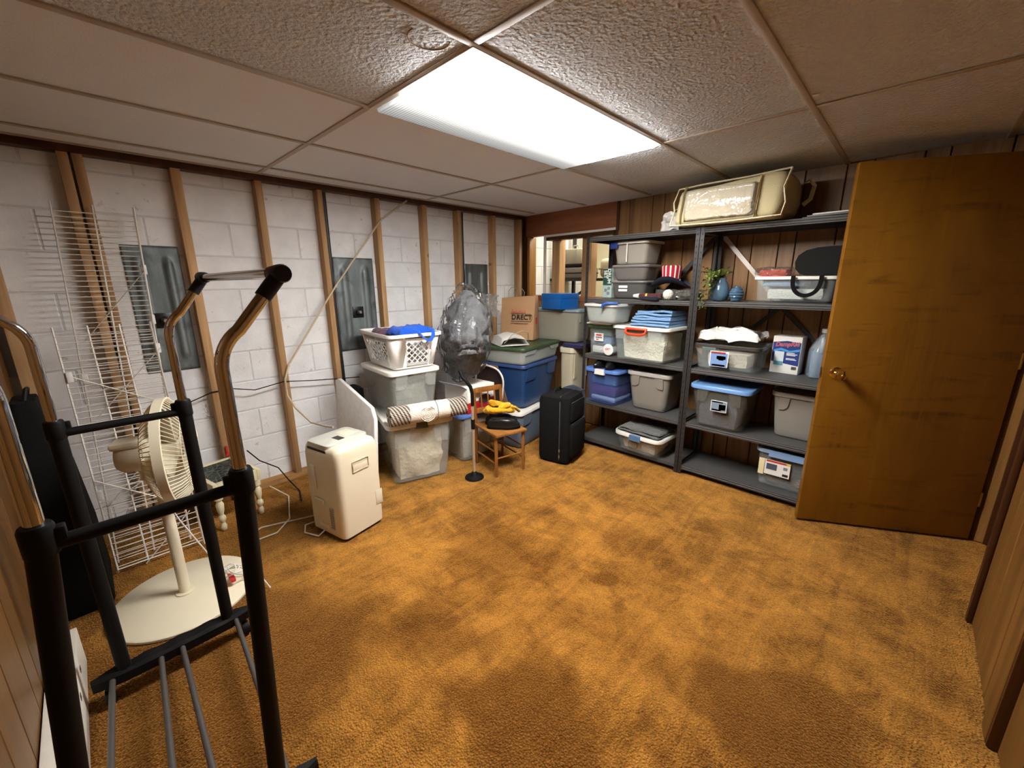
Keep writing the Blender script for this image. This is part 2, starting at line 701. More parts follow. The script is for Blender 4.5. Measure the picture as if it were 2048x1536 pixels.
wb = structure(B().span((bx(1.047), .012, 0), (1.0, .10, 2.1)).obj('wall_back', M_groove, smooth=0, loc=(2.6, 2.345, 0), rot=(0, 0, BW_ROT)))
B().span((bx(-.10), .012, 0), (bx(1.047), .10, 1.235)).obj('wall_core', M_groove, wb, 0)
gr = [1.047, 1.152, 1.358, 1.459, 1.636, 1.867, 2.023, 2.122, 2.282, 2.376, 2.58, 2.70, 2.905, 3.0, 3.21, 3.40]
for a, c in zip(gr, gr[1:]):
    B().span((bx(a) + .0028, 0, .01), (bx(c) - .0028, .013, 2.09), .0025, seg=1).obj('panel_board', M_panel, wb, 30)
gl = [-.10, .05, .15, .36, .46, .64, .85, .95, 1.047]
for a, c in zip(gl, gl[1:]):
    B().span((bx(a) + .0028, 0, .01), (bx(c) - .0028, .013, 1.22), .0025, seg=1).obj('panel_board', M_panel, wb, 30)
B().span((bx(-.06), -.012, 1.842), (bx(1.035), .06, 2.09), .003).obj('header_board', M_header, wb, 30)
B().span((bx(1.036), -.016, 1.815), (bx(1.060), .0, 2.09), .003).obj('edge_strip', M_darkwood, wb, 30)

wn = structure(B().span((bx(-.05), -.01, 1.205), (bx(1.04), .12, 1.252), .004).obj('window_1', M_header, smooth=30, loc=(2.6, 2.345, 0), rot=(0, 0, BW_ROT)))
B().span((bx(.195), -.016, 1.822), (bx(1.03), .0, 1.842), .002).obj('frame_strip', M_white, wn, 30)
B().span((bx(.190), -.012, 1.25), (bx(.212), .012, 1.835), .002).obj('frame_strip', M_white, wn, 30)
B().span((bx(-.045), -.008, 1.25), (bx(-.01), .09, 1.84), .002).obj('side_jamb', M_jamb, wn, 30)
B().span((bx(-.135), -.002, .0), (bx(-.046), .09, 2.08), .002).obj('corner_filler', M_darkwood, wn, 30)
B().span((bx(1.0), .0, 1.25), (bx(1.047), .10, 1.842), .002).obj('side_jamb', M_darkwood, wn, 30)
B().span((bx(.215), .0, 1.79), (bx(1.03), .09, 1.842), .002).obj('head_jamb', M_darkwood, wn, 30)
for a, c in ((.245, .345), (.625, .735)):
    B().span((bx(a), .06, .0), (bx(c), .15, 1.84), .002).obj('opening_stud', M_stud, wn, 30)

# ------------------------------------------------------------------ next room beyond the opening
structure(B().span((-.16, 3.95, 0), (2.6, 4.1, 2.3)).obj('wall_next_room', M_nextwall, smooth=0))
structure(B().span((2.5, 2.5, 0), (2.6, 4.1, 2.3)).obj('wall_next_side', M_nextwall, smooth=0))
structure(B().span((-.16, 2.47, 2.26), (2.6, 4.1, 2.32)).obj('ceiling_next_room', M_nextwall, smooth=0))

# ------------------------------------------------------------------ right wall, doorway, front wall
wr = structure(B().span((3.392, .80, 0), (3.47, 1.44, 2.1)).obj('wall_right', M_groove, smooth=0))
for a, c in ((.865, .985), (.985, 1.19), (1.19, 1.30), (1.30, 1.43)):
    B().span((3.378, a + .0025, .008), (3.393, c - .0025, 2.08), .0025, seg=1).obj('panel_board', M_panel2, wr, 30)
B().span((3.366, .79, .004), (3.40, .866, 2.08), .003).obj('corner_trim', M_panel2, wr, 30)
B().span((3.368, .778, .004), (3.47, .791, 2.08), .002).obj('jamb_face', M_darkwood, wr, 30)
B().span((3.405, -1.2, 0), (3.47, .778, 2.1)).obj('wall_core', M_groove, wr, 0)
ys = [-1.2, -1.0, -.9, -.7, -.55, -.35, -.25, -.05, .1, .3, .4, .58, .778]
for a, c in zip(ys, ys[1:]):
    B().span((3.392, a + .0025, .008), (3.406, c - .0025, 2.08), .0025, seg=1).obj('panel_board', M_panel2, wr, 30)
B().span((3.360, 1.428, .004), (3.378, 1.462, 2.08), .003).obj('casing', M_darkwood, wr, 30)
B().span((3.372, 1.44, .004), (3.52, 1.470, 2.08), .002).obj('door_jamb', M_darkwood, wr, 30)
B().span((3.392, 1.44, 1.985), (3.47, 2.40, 2.1)).obj('door_header', M_darkwood, wr, 0)

d1 = structure(B().span((3.434, 2.258, .004), (3.56, 2.30, 2.0), .003).obj('trim_hinge_jamb', M_jamb, smooth=30))
B().span((3.466, 2.246, .004), (3.50, 2.259, 2.0), .002).obj('door_stop', M_darkwood, d1, 30)
B().span((3.41, 2.262, .004), (3.435, 2.345, 2.05), .002).obj('casing', M_darkwood, d1, 30)
structure(B().span((3.56, 1.3, 0), (3.60, 2.4, 2.1)).obj('wall_hall', M_panel, smooth=0))

wf = structure(B().span((-.2, -1.30, 0), (3.5, -1.214, 2.1)).obj('wall_front', M_groove, smooth=0))
xs = [-.10, .05, .25, .35, .56, .70, .90, 1.0, 1.2, 1.31, 1.50, 1.66, 1.76, 1.97, 2.1, 2.3, 2.4, 2.6, 2.8, 3.0, 3.2, 3.39]
for a, c in zip(xs, xs[1:]):
    B().span((a + .0028, -1.216, .008), (c - .0028, -1.202, 2.08), .0025, seg=1).obj('panel_board', M_panel2, wf, 30)

# ------------------------------------------------------------------ ceiling: tees, tiles, lamp
H = 2.045
ce = structure(B().span((-.30, -1.3, H + .09), (3.75, 2.50, H + .13)).obj('ceiling', M_dark, smooth=0))
GX = [-.035, .14, .75, 1.36, 1.97, 2.58, 3.19, 3.46]
GY = [-1.215, 0.0, 1.22, 2.36]
for i, (x0, x1) in enumerate(zip(GX, GX[1:])):
    for j, (y0, y1) in enumerate(zip(GY, GY[1:])):
        if i == 3 and j == 1:
            continue
        ytop = y1 if j < 2 else 2.345 + .0545 * (2.6 - x0) - .004
        m = M_tile_a if (i >= 3) else M_tile_b
        o = B().span((x0 + .004, y0 + .004, H + .004), (x1 - .004, ytop - .004, H + .018), .003, seg=1).obj('tile', m, ce, 30)
        o.location.z = rnd.uniform(0, .0012)
for x in GX[1:-1]:
    B().box((x, .56, H + .001), (.024, 3.60, .006), .001).obj('tee', M_tee, ce, 30)
for y in (0.0, 1.22):
    for x0, x1 in zip(GX, GX[1:]):
        B().span((x0 + .012, y - .012, H - .001), (x1 - .012, y + .012, H + .003), .001).obj('tee', M_tee, ce, 30)
B().span((-.05, -1.2, H - .002), (-.033, 2.47, H + .06), .001).obj('wall_angle', M_tee, ce, 30)
st = B().tube([(1.90 + .055 * math.cos(a), -.10 + .06 * math.sin(a), H + .0035) for a in [k * PI / 9 for k in range(3, 15)]], .0018, 6)
st.obj('water_stain', plain('stain_brown', rgb(150, 122, 96), .9), ce)
# torn corner of a tile
structure(B().span((2.60, 1.08, H - .004), (2.62, 1.10, H), .001).obj('trim_clip', M_white, smooth=0))


def diffuser_mat():
    b = N('lit_prismatic_diffuser')
    v = b.coord()
    sp = b.t.nodes.new('ShaderNodeSeparateXYZ')
    b.l(v, sp.inputs[0])
    # two tubes above the lens: brightest under them, weaker along one long edge
    rp = b.t.nodes.new('ShaderNodeValToRGB')
    b.l(sp.outputs[0], rp.inputs[0])
    mr = b.n('ShaderNodeMapRange')
    mr.inputs['From Min'].default_value = -.285
    mr.inputs['From Max'].default_value = .285
    b.l(sp.outputs[0], mr.inputs['Value'])
    b.l(mr.outputs[0], rp.inputs[0])
    for k, (pos, val) in enumerate(((0.0, .0042), (.15, .008), (.29, .020), (.42, .5), (.6, 1.0))):
        e = rp.color_ramp.elements[k] if k < 2 else rp.color_ramp.elements.new(pos)
        e.position = pos
        e.color = (val, val, val, 1)
    f = rp.outputs[0]
    wv = b.n('ShaderNodeTexWave', wave_type='BANDS', bands_direction='Y')
    wv.inputs['Scale'].default_value = 26
    b.l(v, wv.inputs['Vector'])
    rib = b.ramp(wv.outputs[0], .1, .9, (.62, .62, .62, 1), (1, 1, 1, 1))
    ml = b.mixc(1.0, f, rib, 'MULTIPLY')
    st_ = b.n('ShaderNodeMath', operation='MULTIPLY')
    b.l(ml, st_.inputs[0])
    st_.inputs[1].default_value = DIFFUSER_STRENGTH * 1.5
    em = b.n('ShaderNodeEmission')
    em.inputs[0].default_value = (1.0, .975, .93, 1)
    b.l(st_.outputs[0], em.inputs[1])
    b.l(em.outputs[0], b.out.inputs[0])
    return b.m


lt = thing('ceiling_light', 'long fluorescent ceiling light panel glowing white in the tile grid', 'light', (1.665, .61, H))
B().span((-.284, -.589, -.018), (.284, .589, .001), .007).obj('diffuser', diffuser_mat(), lt, 30)  # lens dropped below the tiles so its glowing sides brighten the ceiling
fr = B()
fr.span((-.305, -.61, -.006), (-.285, .61, .004)).span((.285, -.61, -.006), (.305, .61, .004))
fr.span((-.2851, -.61, -.006), (.2851, -.59, .004)).span((-.2851, .59, -.006), (.2851, .61, .004))
fr.obj('lens_frame', M_white, lt, 0)
B().span((-.30, -.60, .01), (.30, .60, .075)).obj('housing', M_white, lt, 0)

# ------------------------------------------------------------------ the open door
def door_mat():
    b = N('birch_door_veneer')
    v = b.coord((1, 1, .35))
    v2 = b.coord((.8, 1, 5.0))
    f = b.noise(v, 5, 4, .6, .8)
    col = b.mixc(b.ramp(f, .3, .7), rgb(112, 72, 14), rgb(142, 96, 24))
    g = b.noise(v2, 3.6, 3, .55, .4)
    col = b.mixc(b.ramp(g, .56, .74), col, rgb(88, 54, 12))
    col = b.mixc(b.ramp(b.noise(b.coord((3, 3, .12)), 18, 4), .4, .75), col, rgb(130, 86, 22))
    b.bsdf(col, .38, 0, .45, b.bump(f, .05, .003))
    return b.m


M_door = door_mat()
ang = math.atan2(2.239 - 1.84, 3.411 - 2.691)
d = bpy.data.objects.new('door_1', None)
COL.objects.link(d)
d['kind'] = 'structure'
d.location = (2.691, 1.84, .0)
d.rotation_euler = (0, 0, ang)
B().span((0, 0, .014), (.823, .034, 1.945), .0025).obj('door_leaf', M_door, d, 30)
M_brass = plain('polished_brass', rgb(228, 190, 112), .16, 1.0, var=.04)
M_brassd = plain('aged_brass', rgb(190, 150, 80), .3, 1.0)
kn = B()
prof = [(.033, 0), (.033, .004), (.026, .010), (.012, .014), (.011, .034), (.020, .040), (.027, .050), (.028, .060), (.023, .069), (.012, .072)]
kn.lathe(prof, 28, Matrix.Translation((.062, 0, .902)) @ Matrix.Rotation(PI / 2, 4, 'X'))
k_o = kn.obj('knob', M_brass, d, 40)
B().lathe([(.007, .070), (.007, .078), (.005, .08)], 12, Matrix.Translation((.062, 0, .902)) @ Matrix.Rotation(PI / 2, 4, 'X')).obj('lock_button', M_brassd, k_o)
kb = B()
kb.lathe(prof, 20, Matrix.Translation((.062, .034, .902)) @ Matrix.Rotation(-PI / 2, 4, 'X'))
kb.obj('knob', M_brass, d, 40)
B().box((-.001, .017, .902), (.003, .024, .055), .001).obj('latch_plate', M_brassd, d)
for z in (.25, 1.0, 1.72):
    B().tube([(.826, .002, z - .04), (.826, .002, z + .04)], .006, 8).obj('hinge', M_brassd, d)
# ------------------------------------------------------------------ shared object materials
M_chrome = plain('chrome', rgb(214, 214, 216), .06, 1.0, var=.02)
M_blackplastic = plain('black_plastic', rgb(11, 11, 12), .6, spec=.22)
M_navyplastic = plain('dark_blue_black_plastic', rgb(15, 17, 27), .45, spec=.35)
M_greyrod = plain('grey_rod', rgb(92, 88, 86), .4, .4)
M_ivory = plain('ivory_enamel', rgb(226, 216, 190), .35, var=.04)
M_ivory2 = plain('ivory_plastic', rgb(222, 214, 190), .4, var=.04)
M_wire = plain('white_coated_wire', rgb(226, 222, 214), .4, var=.03)
M_blackfab = cloth('black_nylon', rgb(20, 20, 20), bump=.35, sheen=.0)
M_whiteplastic = plain('white_plastic', rgb(232, 230, 226), .4, var=.03)
M_red = plain('red_plastic', rgb(196, 40, 38), .45)
M_cardwhite = plain('white_card', rgb(222, 216, 204), .7)
C_clear = clear('clear_bin', rgb(214, 218, 218), .13)
C_milky = clear('milky_bin', rgb(206, 212, 208), .42, .3)
C_frost = clear('frosted_bin', rgb(226, 226, 220), .17, .3)
C_smoke = clear('smoky_bin', rgb(128, 128, 120), .27, .28)
C_blue = clear('blue_clear_bin', rgb(92, 116, 190), .2, .25)
M_lidwhite = plain('white_lid', rgb(226, 224, 216), .42, var=.03)
M_lidblue = plain('sky_blue_lid', rgb(104, 148, 200), .38, var=.04)
M_lidblue2 = plain('blue_lid', rgb(84, 122, 190), .4, var=.04)
M_grey = plain('grey_tote_plastic', rgb(134, 130, 122), .5, var=.04)
M_greylid = plain('grey_tote_lid', rgb(160, 156, 150), .45, var=.04)
F_film = film('clear_wrap')


# ------------------------------------------------------------------ storage bins
def bin_(name, label, loc, rz, W, D, Ht, body, lid=None, taper=.86, lid_h=.022, grip=None, grip_w=.16, lid_over=.012, r=.035, wall=.004,
         band=None, group=None, cat='storage bin', ribs=True):
    """open shell with rolled rim, fitted lid, grips; local front looks along -y"""
    t = thing(name, label, cat, loc, rz, group)
    hb = Ht - (lid_h * .6 if lid else 0)

    def sz(z):
        f = taper + (1 - taper) * z / hb
        return W * f - 2 * lid_over, D * f - 2 * lid_over

    b = B()
    rings = []
    for z, ins in ((0.0, .012), (.004, .004), (.012, 0)):
        w, d_ = sz(z)
        rings.append(rrect(w - 2 * ins, d_ - 2 * ins, r, z))
    for k in range(1, 7):
        z = .012 + (hb - .012) * k / 6
        w, d_ = sz(z)
        rings.append(rrect(w, d_, r, z))
    w, d_ = sz(hb)
    rings.append(rrect(w + .014, d_ + .014, r + .006, hb))
    rings.append(rrect(w + .014, d_ + .014, r + .006, hb - .010))
    rings.append(rrect(w + .010, d_ + .010, r + .004, hb - .011))
    rings.append(rrect(w + .010, d_ + .010, r + .004, hb - .0035))
    rings.append(rrect(w - 2 * wall, d_ - 2 * wall, r, hb - .003))
    w0, d0 = sz(.016)
    rings.append(rrect(w0 - 2 * wall, d0 - 2 * wall, r, .016))
    b.loft(rings)
    b.obj('body', body, t, 40)
    if ribs:
        # moulded step below the rim: lower edge drops towards the ends
        for sx in (-1, 1):
            bb = B()
            w, d_ = sz(hb * .72)
            x0 = sx * w * .19
            x1 = sx * (w / 2 - r * .8)
            yz = lambda z: -(sz(z)[1] / 2) - .0015
            zt, zl = hb - .014, hb * .66
            prof = [(x0, zt), (x1, zt), (x1, zl), (x0 + sx * .03, zl), (x0 + sx * .008, zl + .02)]
            bb.loft([[(x, yz(z) - .008, z) for x, z in prof], [(x, yz(z) + .003, z) for x, z in prof]])
            bb.obj('rim_step', band or body, t, 30)
    if lid:
        zl = Ht - lid_h
        l = B()
        lw, ld = W, D
        l.loft([rrect(lw - .006, ld - .006, r + .008, zl), rrect(lw, ld, r + .01, zl + .002), rrect(lw, ld, r + .01, Ht - .006),
                rrect(lw - .008, ld - .008, r + .007, Ht), rrect(lw - .05, ld - .05, r, Ht), rrect(lw - .062, ld - .062, r, Ht - .007)])
        l.obj('lid', lid, t, 40)
    if grip:
        g = B()
        g.loft([[(x, -D / 2 - .001 - p, z) for x, z in ((-grip_w / 2, Ht - .040), (grip_w / 2, Ht - .040), (grip_w / 2 - .006, Ht + .003), (-grip_w / 2 + .006, Ht + .003))] for p in (-.012, .004, .010)])
        g.obj('latch', grip, t, 30)
    return t


def sticker(t, x, z, w, h, y, mat, parts=(), name='sticker', tilt=0.0):
    """printed label on a front face at local y"""
    o = B().span((x - w / 2, y - .0012, z - h / 2), (x + w / 2, y + .001, z + h / 2)).obj(name, mat, t, 0)
    for px, pz, pw, ph, m in parts:
        B().span((x + (px - .5 - pw / 2) * w, y - .002, z + (pz - .5 - ph / 2) * h), (x + (px - .5 + pw / 2) * w, y - .0011, z + (pz - .5 + ph / 2) * h)).obj('print', m, o, 0)
    return o


def inside(name, label, cat, b, mat, t, off, rz=0.0, group=None):
    """a thing lying in or on another, placed by that thing's own position and turn"""
    a = t.rotation_euler.z
    p = Vector(t.location) + Matrix.Rotation(a, 3, 'Z') @ Vector(off)
    o = b.obj(name, mat, None, 60, loc=p, rot=(0, 0, a + math.radians(rz)))
    tag(o, label, cat, group)
    return o


M_ink = plain('black_ink', rgb(28, 28, 30), .6)
M_inkred = plain('red_ink', rgb(196, 52, 44), .6)
M_inkblue = plain('blue_ink', rgb(46, 92, 168), .6)
M_inknavy = plain('navy_ink', rgb(24, 50, 120), .55)
M_inkyellow = plain('yellow_ink', rgb(230, 190, 70), .6)
M_inkgrey = plain('grey_ink', rgb(128, 132, 140), .6)
M_paper = plain('white_paper', rgb(232, 230, 224), .7, var=.03)

# ------------------------------------------------------------------ garment rack nearest the camera
rk = thing('garment_rack', 'black and chrome double garment rack standing by the panelled wall', 'clothes rack', (1.235, -.868, 0))
RX, RF, YL, YR = 0.0, .768, -.152, .150


def rack_post(x, y, out, rail_y):
    lo = B()
    lo.tube([(x, y - ((.040 if out > 0 else .085) if x > .4 else 0), .10), (x, y, .975)], .0195, 14)
    lo.obj('lower_post', M_blackplastic, rk, 50)
    co = B()
    co.lathe([(.021, 0), (.0225, .004), (.0225, .05), (.020, .056)], 18, Matrix.Translation((x, y, .950)))
    co.obj('collar', M_blackplastic, rk, 40)
    B().box((x + (-.012 if x < .4 else .0), y + out * -.026, .982), (.022, .014, .026), .003).obj('collar_clip', M_blackplastic, rk, 40)
    up = B()
    pts = [(x, y, .96), (x, y, 1.22)]
    for k in range(0, 9):
        a = k / 8 * math.radians(58)
        pts.append((x, y + out * .085 * (1 - math.cos(a)), 1.22 + .085 * math.sin(a) * 1.1))
    e = Vector(pts[-1])
    tdir = (Vector((x, rail_y, 1.41)) - e)
    pts.append(tuple(e + tdir * .45))
    pts.append(tuple(e + tdir * .72))
    up.tube(pts, .0132, 14)
    up.obj('chrome_tube', M_chrome, rk, 50)
    el = B()
    el.tube([tuple(e + tdir * .58), tuple(e + tdir * 1.0)], .0165, 16)
    s = 1 if x > .4 else -1
    el.tube([(x - s * .045, rail_y, 1.412), (x - s * .012, rail_y, 1.412), (x + s * .02, rail_y, 1.412), (x + s * .026, rail_y, 1.412)], [.0165, .0185, .0195, .017], 18)
    el.obj('elbow', M_navyplastic, rk, 40)


for out, y, ry in ((1, YR, .270), (-1, YL, -.270)):
    rack_post(RX, y, out, ry)
    rack_post(RF, y * (.93 if out > 0 else 1.02), out, ry)
    r = B()
    r.tube([(RX, ry, 1.412), (RF, ry, 1.412)], .0125, 14)
    r.obj('hanging_rail', M_chrome, rk, 50)
for x, yy in ((RX, 1.0), (RF, .97)):
    cbr = B()
    cbr.tube([(x, YL * yy + .012, .965), (x, YR * yy - .012, .965)], .0125, 12)
    cbr.obj('cross_bar', M_blackplastic, rk, 50)
    ft = B()
    n = 24
    ring = []
    for i in range(n + 1):
        y = -.235 + .47 * i / n - (.04 * (1 - i / n) if x > .4 else 0)
        k = 1 - (abs(-.235 + .47 * i / n) / .25) ** 4
        ring.append([(x - .024 * k - .004, y, .074), (x + .024 * k + .004, y, .074), (x + .026 * k + .004, y, .108), (x + .02 * k, y, .118 + .003 * math.cos(y * 70)), (x - .02 * k, y, .118 + .003 * math.cos(y * 70)), (x - .026 * k - .004, y, .108)])
    ft.loft(ring)
    ft.obj('end_bar', M_blackplastic, rk, 30, loc=(0, -.040 if x > .4 else 0, 0))
    for y in (-.2, .2):
        w = B()
        w.lathe([(.012, -.012), (.026, -.011), (.028, 0), (.026, .011), (.012, .012)], 16, Matrix.Translation((x, y, .028)) @ Matrix.Rotation(PI / 2, 4, 'X'))
        w = w.obj('caster', M_blackplastic, rk, 40, loc=(0, -.040 if x > .4 else 0, 0))
        B().tube([(x, y, .05), (x, y, .08)], .008, 8).obj('caster_stem', M_blackplastic, w)
for y0, y1 in ((-.185, -.185), (-.058, -.062), (.002, .026), (.172, .168)):
    r = B()
    r.tube([(RX + .02, y0, .098), (RF * .5, (y0 + y1) / 2 - .02, .099), (RF - .02, y1 - .04, .098)], .0085, 10)
    r.obj('shelf_rod', M_greyrod, rk, 50)

# ------------------------------------------------------------------ pedestal fan
fan = thing('pedestal_fan', 'ivory pedestal fan with round base behind the garment rack', 'fan', (.80, -.80, 0))
b = B()
b.lathe([(.02, 0), (.262, 0), (.268, .004), (.268, .013), (.262, .018), (.05, .024), (.02, .024)], 56)
b.obj('base', M_ivory, fan, 40)
b = B()
b.lathe([(.036, .022), (.036, .030), (.0215, .032), (.0215, .52), (.019, .524)], 24)
b.obj('pole', M_ivory, fan, 40)
b = B()
b.lathe([(.017, .52), (.017, .60), (.024, .602), (.024, .63)], 20)
b.obj('pole_collar', M_ivory2, fan, 40)
# head: its axis looks along +y, a little towards the room
HD = Matrix.Translation((0.0, .055, .70)) @ Matrix.Rotation(math.radians(-16), 4, 'Z')
AX = HD @ Matrix.Rotation(-PI / 2, 4, 'X')         # local z -> +y
b = B()
b.lathe([(.0, -.175), (.045, -.172), (.062, -.15), (.066, -.06), (.058, -.03), (.02, -.02)], 24, AX)
b.box((0, -.075, -.075), (.05, .075, .07), .012, HD)
b.obj('motor_housing', M_ivory2, fan, 40)
b = B()
b.box((0, -.12, .06), (.10, .12, .03), .012, HD)
b.obj('motor_cap', M_ivory2, fan, 40)
R0 = .225
b = B()
sec = [(R0 - .004, -.018), (R0 + .004, -.016), (R0 + .005, .016), (R0 - .003, .018)]
n = 56
rg = [[(AX @ Vector((r_ * math.cos(2 * PI * j / n), r_ * math.sin(2 * PI * j / n), z_))) for r_, z_ in sec] for j in range(n)]
base = rg + [rg[0]]
for a, c in zip(base, base[1:]):
    for i in range(4):
        j = (i + 1) % 4
        b.faces([a[i], a[j], c[j], c[i]], [(0, 1, 2, 3)])
bmesh.ops.remove_doubles(b.bm, verts=b.bm.verts, dist=1e-5)
b.obj('rim_band', M_ivory, fan, 40)


def cage(sign, dep, hub_r):
    b = B()
    for j in range(72):
        a = 2 * PI * j / 72
        pts = []
        for k in range(7):
            u = k / 6
            r_ = hub_r + (R0 - hub_r) * u
            z_ = sign * (.014 + (dep - .014) * (1 - u ** 3.2))
            tw = a + (.35 * (1 - u) if sign > 0 else 0)
            pts.append(AX @ Vector((r_ * math.cos(tw), r_ * math.sin(tw), z_)))
        b.tube(pts, .0019, 4, cap=False)
    for u in (.33, .66):
        r_ = hub_r + (R0 - hub_r) * u
        z_ = sign * (.014 + (dep - .014) * (1 - u ** 3.2))
        b.tube([AX @ Vector((r_ * math.cos(2 * PI * j / 40), r_ * math.sin(2 * PI * j / 40), z_)) for j in range(40)], .0018, 5, closed=True)
    return b


stuff(cage(-1, .075, .06).obj('rear_grille', M_ivory2, fan, 60))
stuff(cage(1, .085, .055).obj('front_grille', M_ivory2, fan, 60))
B().lathe([(.0, .080), (.056, .080), (.058, .086), (.05, .092), (.0, .094)], 28, AX).obj('badge_disc', M_whiteplastic, fan, 40)
B().lathe([(.012, -.03), (.04, -.028), (.042, .03), (.03, .04), (.0, .042)], 20, AX).obj('hub', M_ivory2, fan, 40)
for k in range(4):
    b = B()
    a0 = k * PI / 2
    rows = []
    for i in range(7):
        u = i / 6
        r_ = .04 + .155 * u
        hw = .03 + .055 * u
        row = []
        for s in (-1, -.3, .3, 1):
            th = a0 + s * hw / max(r_, .06) * .75
            row.append(AX @ Vector((r_ * math.cos(th), r_ * math.sin(th), s * .028)))
        rows.append(row)
    b.loft(rows, False, False, closed=False)
    b.obj('blade', M_ivory2, fan, 60, solid=.003)
cd = B()
cd.tube([(.02, -.03, .60), (.05, .03, .40), (.06, .10, .2), (.05, .16, .06), (.06, .20, .03), (.10, .24, .030)], .003, 6)
for k in range(4):
    cd.tube([(.03 + .055 * math.cos(t_) + .012 * k, .16 + .035 * math.sin(t_) + .012 * k, .028 + .006 * k + .02 * (1 + math.sin(t_ + k))) for t_ in [i * 2 * PI / 16 for i in range(16)]], .003, 6, closed=True)
cd.tube([(.10, .20, .034), (.13, .25, .03), (.17, .27, .03), (.24, .28, .012)], .003, 6)
stuff(cd.obj('power_cord', M_whiteplastic, fan, 60))
B().box((.085, .165, .05), (.07, .022, .018), .005, Matrix.Translation((0, 0, 0))).obj('cord_tie', M_red, fan)

# ------------------------------------------------------------------ white wire closet shelves leaning on the block wall
def wire_panel(name, label, foot0, top0, wdir, width, rods, pitch, bars, clips=(), lip=True):
    t = thing(name, label, 'wire shelf', foot0, 0, 'wire closet shelves against the block wall')
    f, tp, wd = Vector((0, 0, 0)), Vector(top0) - Vector(foot0), Vector(wdir).normalized()
    L = tp.length
    up = tp.normalized()
    nrm = up.cross(wd).normalized()
    if nrm.x < 0:
        nrm = -nrm
    b = B()
    for s in rods:
        o = wd * (width * s) - nrm * .004
        b.tube([o, o + up * L], .0040, 6)
    if lip:
        o = wd * (width * 1.0) + nrm * .028
        b.tube([o, o + up * L], .0032, 6)
    n = int(L / pitch)
    for i in range(1, n):
        p = up * (i * pitch)
        q = [p, p + wd * width]
        if lip:
            q += [p + wd * width + nrm * .028]
        b.tube(q, .0021, 4)
    stuff(b.obj('wire_grid', M_wire, t, 60))
    for s0, h0, s1, h1 in bars:
        p0, p1 = wd * (width * s0) + up * h0 + nrm * .010, wd * (width * s1) + up * h1 + nrm * .016
        bb = B()
        bb.tube([p0, p1], .0055, 4, flat=.4)
        bb.obj('support_bar', M_wire, t, 30)
    for s, h in clips:
        p = wd * (width * s) + up * h + nrm * .006
        B().box(p, (.02, .022, .05), .004).obj('clip', M_whiteplastic, t)
    return t


wire_panel('wire_shelf', 'tall white wire closet shelf leaning with its top highest on the wall', (.27, -1.0, .006), (-.022, -.915, 1.775), (0, 1, 0), .295, (0, .48, 1.0), .0254,
           [(.10, 1.13, 1.02, 1.48), (.0, .30, 1.0, .62), (.15, .20, .9, .70)], [(1.0, 1.48), (1.0, 1.22), (.02, .95)])
wire_panel('wire_shelf', 'shorter white wire closet shelf standing before the taller one', (.372, -1.005, .006), (.142, -1.012, 1.20), (.02, 1, 0), .345, (0, .33, .66, 1.0), .030,
           [(.06, .98, .92, .80), (.20, .77, 1.05, 1.08), (.0, .02, 1.02, .02), (.30, -.0, .92, .20), (.0, .48, .75, .28), (.02, .34, .8, .47)], [(.04, .98), (.02, .40), (1.02, 1.08)])

# ------------------------------------------------------------------ black padded case in the corner
cs = thing('padded_case', 'large black padded case standing in the corner behind the garment rack', 'case', (.42, -1.113, 0))
b = B()
b.loft([rrect(.40, .16, .03, 0), rrect(.42, .175, .03, .02), rrect(.40, .165, .03, .30, 5, .0, .0), rrect(.34, .14, .03, .60, 5, -.02, -.008), rrect(.26, .10, .03, .86, 5, -.04, -.02), rrect(.20, .07, .025, .93, 5, -.045, -.025)])
b.obj('shell', M_blackfab, cs, 50)
b = B()
b.span((-.13, .02, .10), (.14, .088, .62), .02, Matrix.Rotation(math.radians(4), 4, 'X'))
b.obj('front_pocket', M_blackfab, cs, 50)
B().tube([(-.10, -.02, .92), (-.09, -.01, .965), (-.03, -.01, .97), (.0, -.02, .925)], .008, 8).obj('handle', M_blackplastic, cs)

# ------------------------------------------------------------------ low white carton by the front wall
t = thing('white_carton', 'low white carton lying along the panelled wall behind the rack', 'box', (1.24, -1.162, 0))
B().span((-.30, -.036, 0), (.42, .036, .155), .003).obj('carton_body', M_cardwhite, t)
for x in (-.12, .02, .20):
    B().span((x, .0362, .10), (x + .022, .0370, .118)).obj('hand_slot', M_ink, t, 0)
B().span((-.30, -.002, .1551), (.42, .004, .1558)).obj('flap_seam', plain('tape_tan', rgb(190, 178, 156), .5), t, 0)

# ------------------------------------------------------------------ ivory register table behind the fan
t = thing('register_table', 'low cream side table topped with a dark green floral metal grate', 'table', (.14, -.48, 0), 12)
M_cream = plain('worn_cream_paint', rgb(214, 204, 170), .55, var=.1)


def grate_mat():
    b = N('green_floral_grate')
    v = b.coord()
    vo = b.n('ShaderNodeTexVoronoi', feature='DISTANCE_TO_EDGE')
    vo.inputs['Scale'].default_value = 34
    b.l(v, vo.inputs['Vector'])
    f = b.ramp(vo.outputs['Distance'], .05, .12, (1, 1, 1, 1), (0, 0, 0, 1))
    col = b.mixc(f, rgb(24, 30, 28), rgb(96, 110, 98))
    b.bsdf(col, .5, .4, .5, b.bump(f, .9, .01))
    return b.m


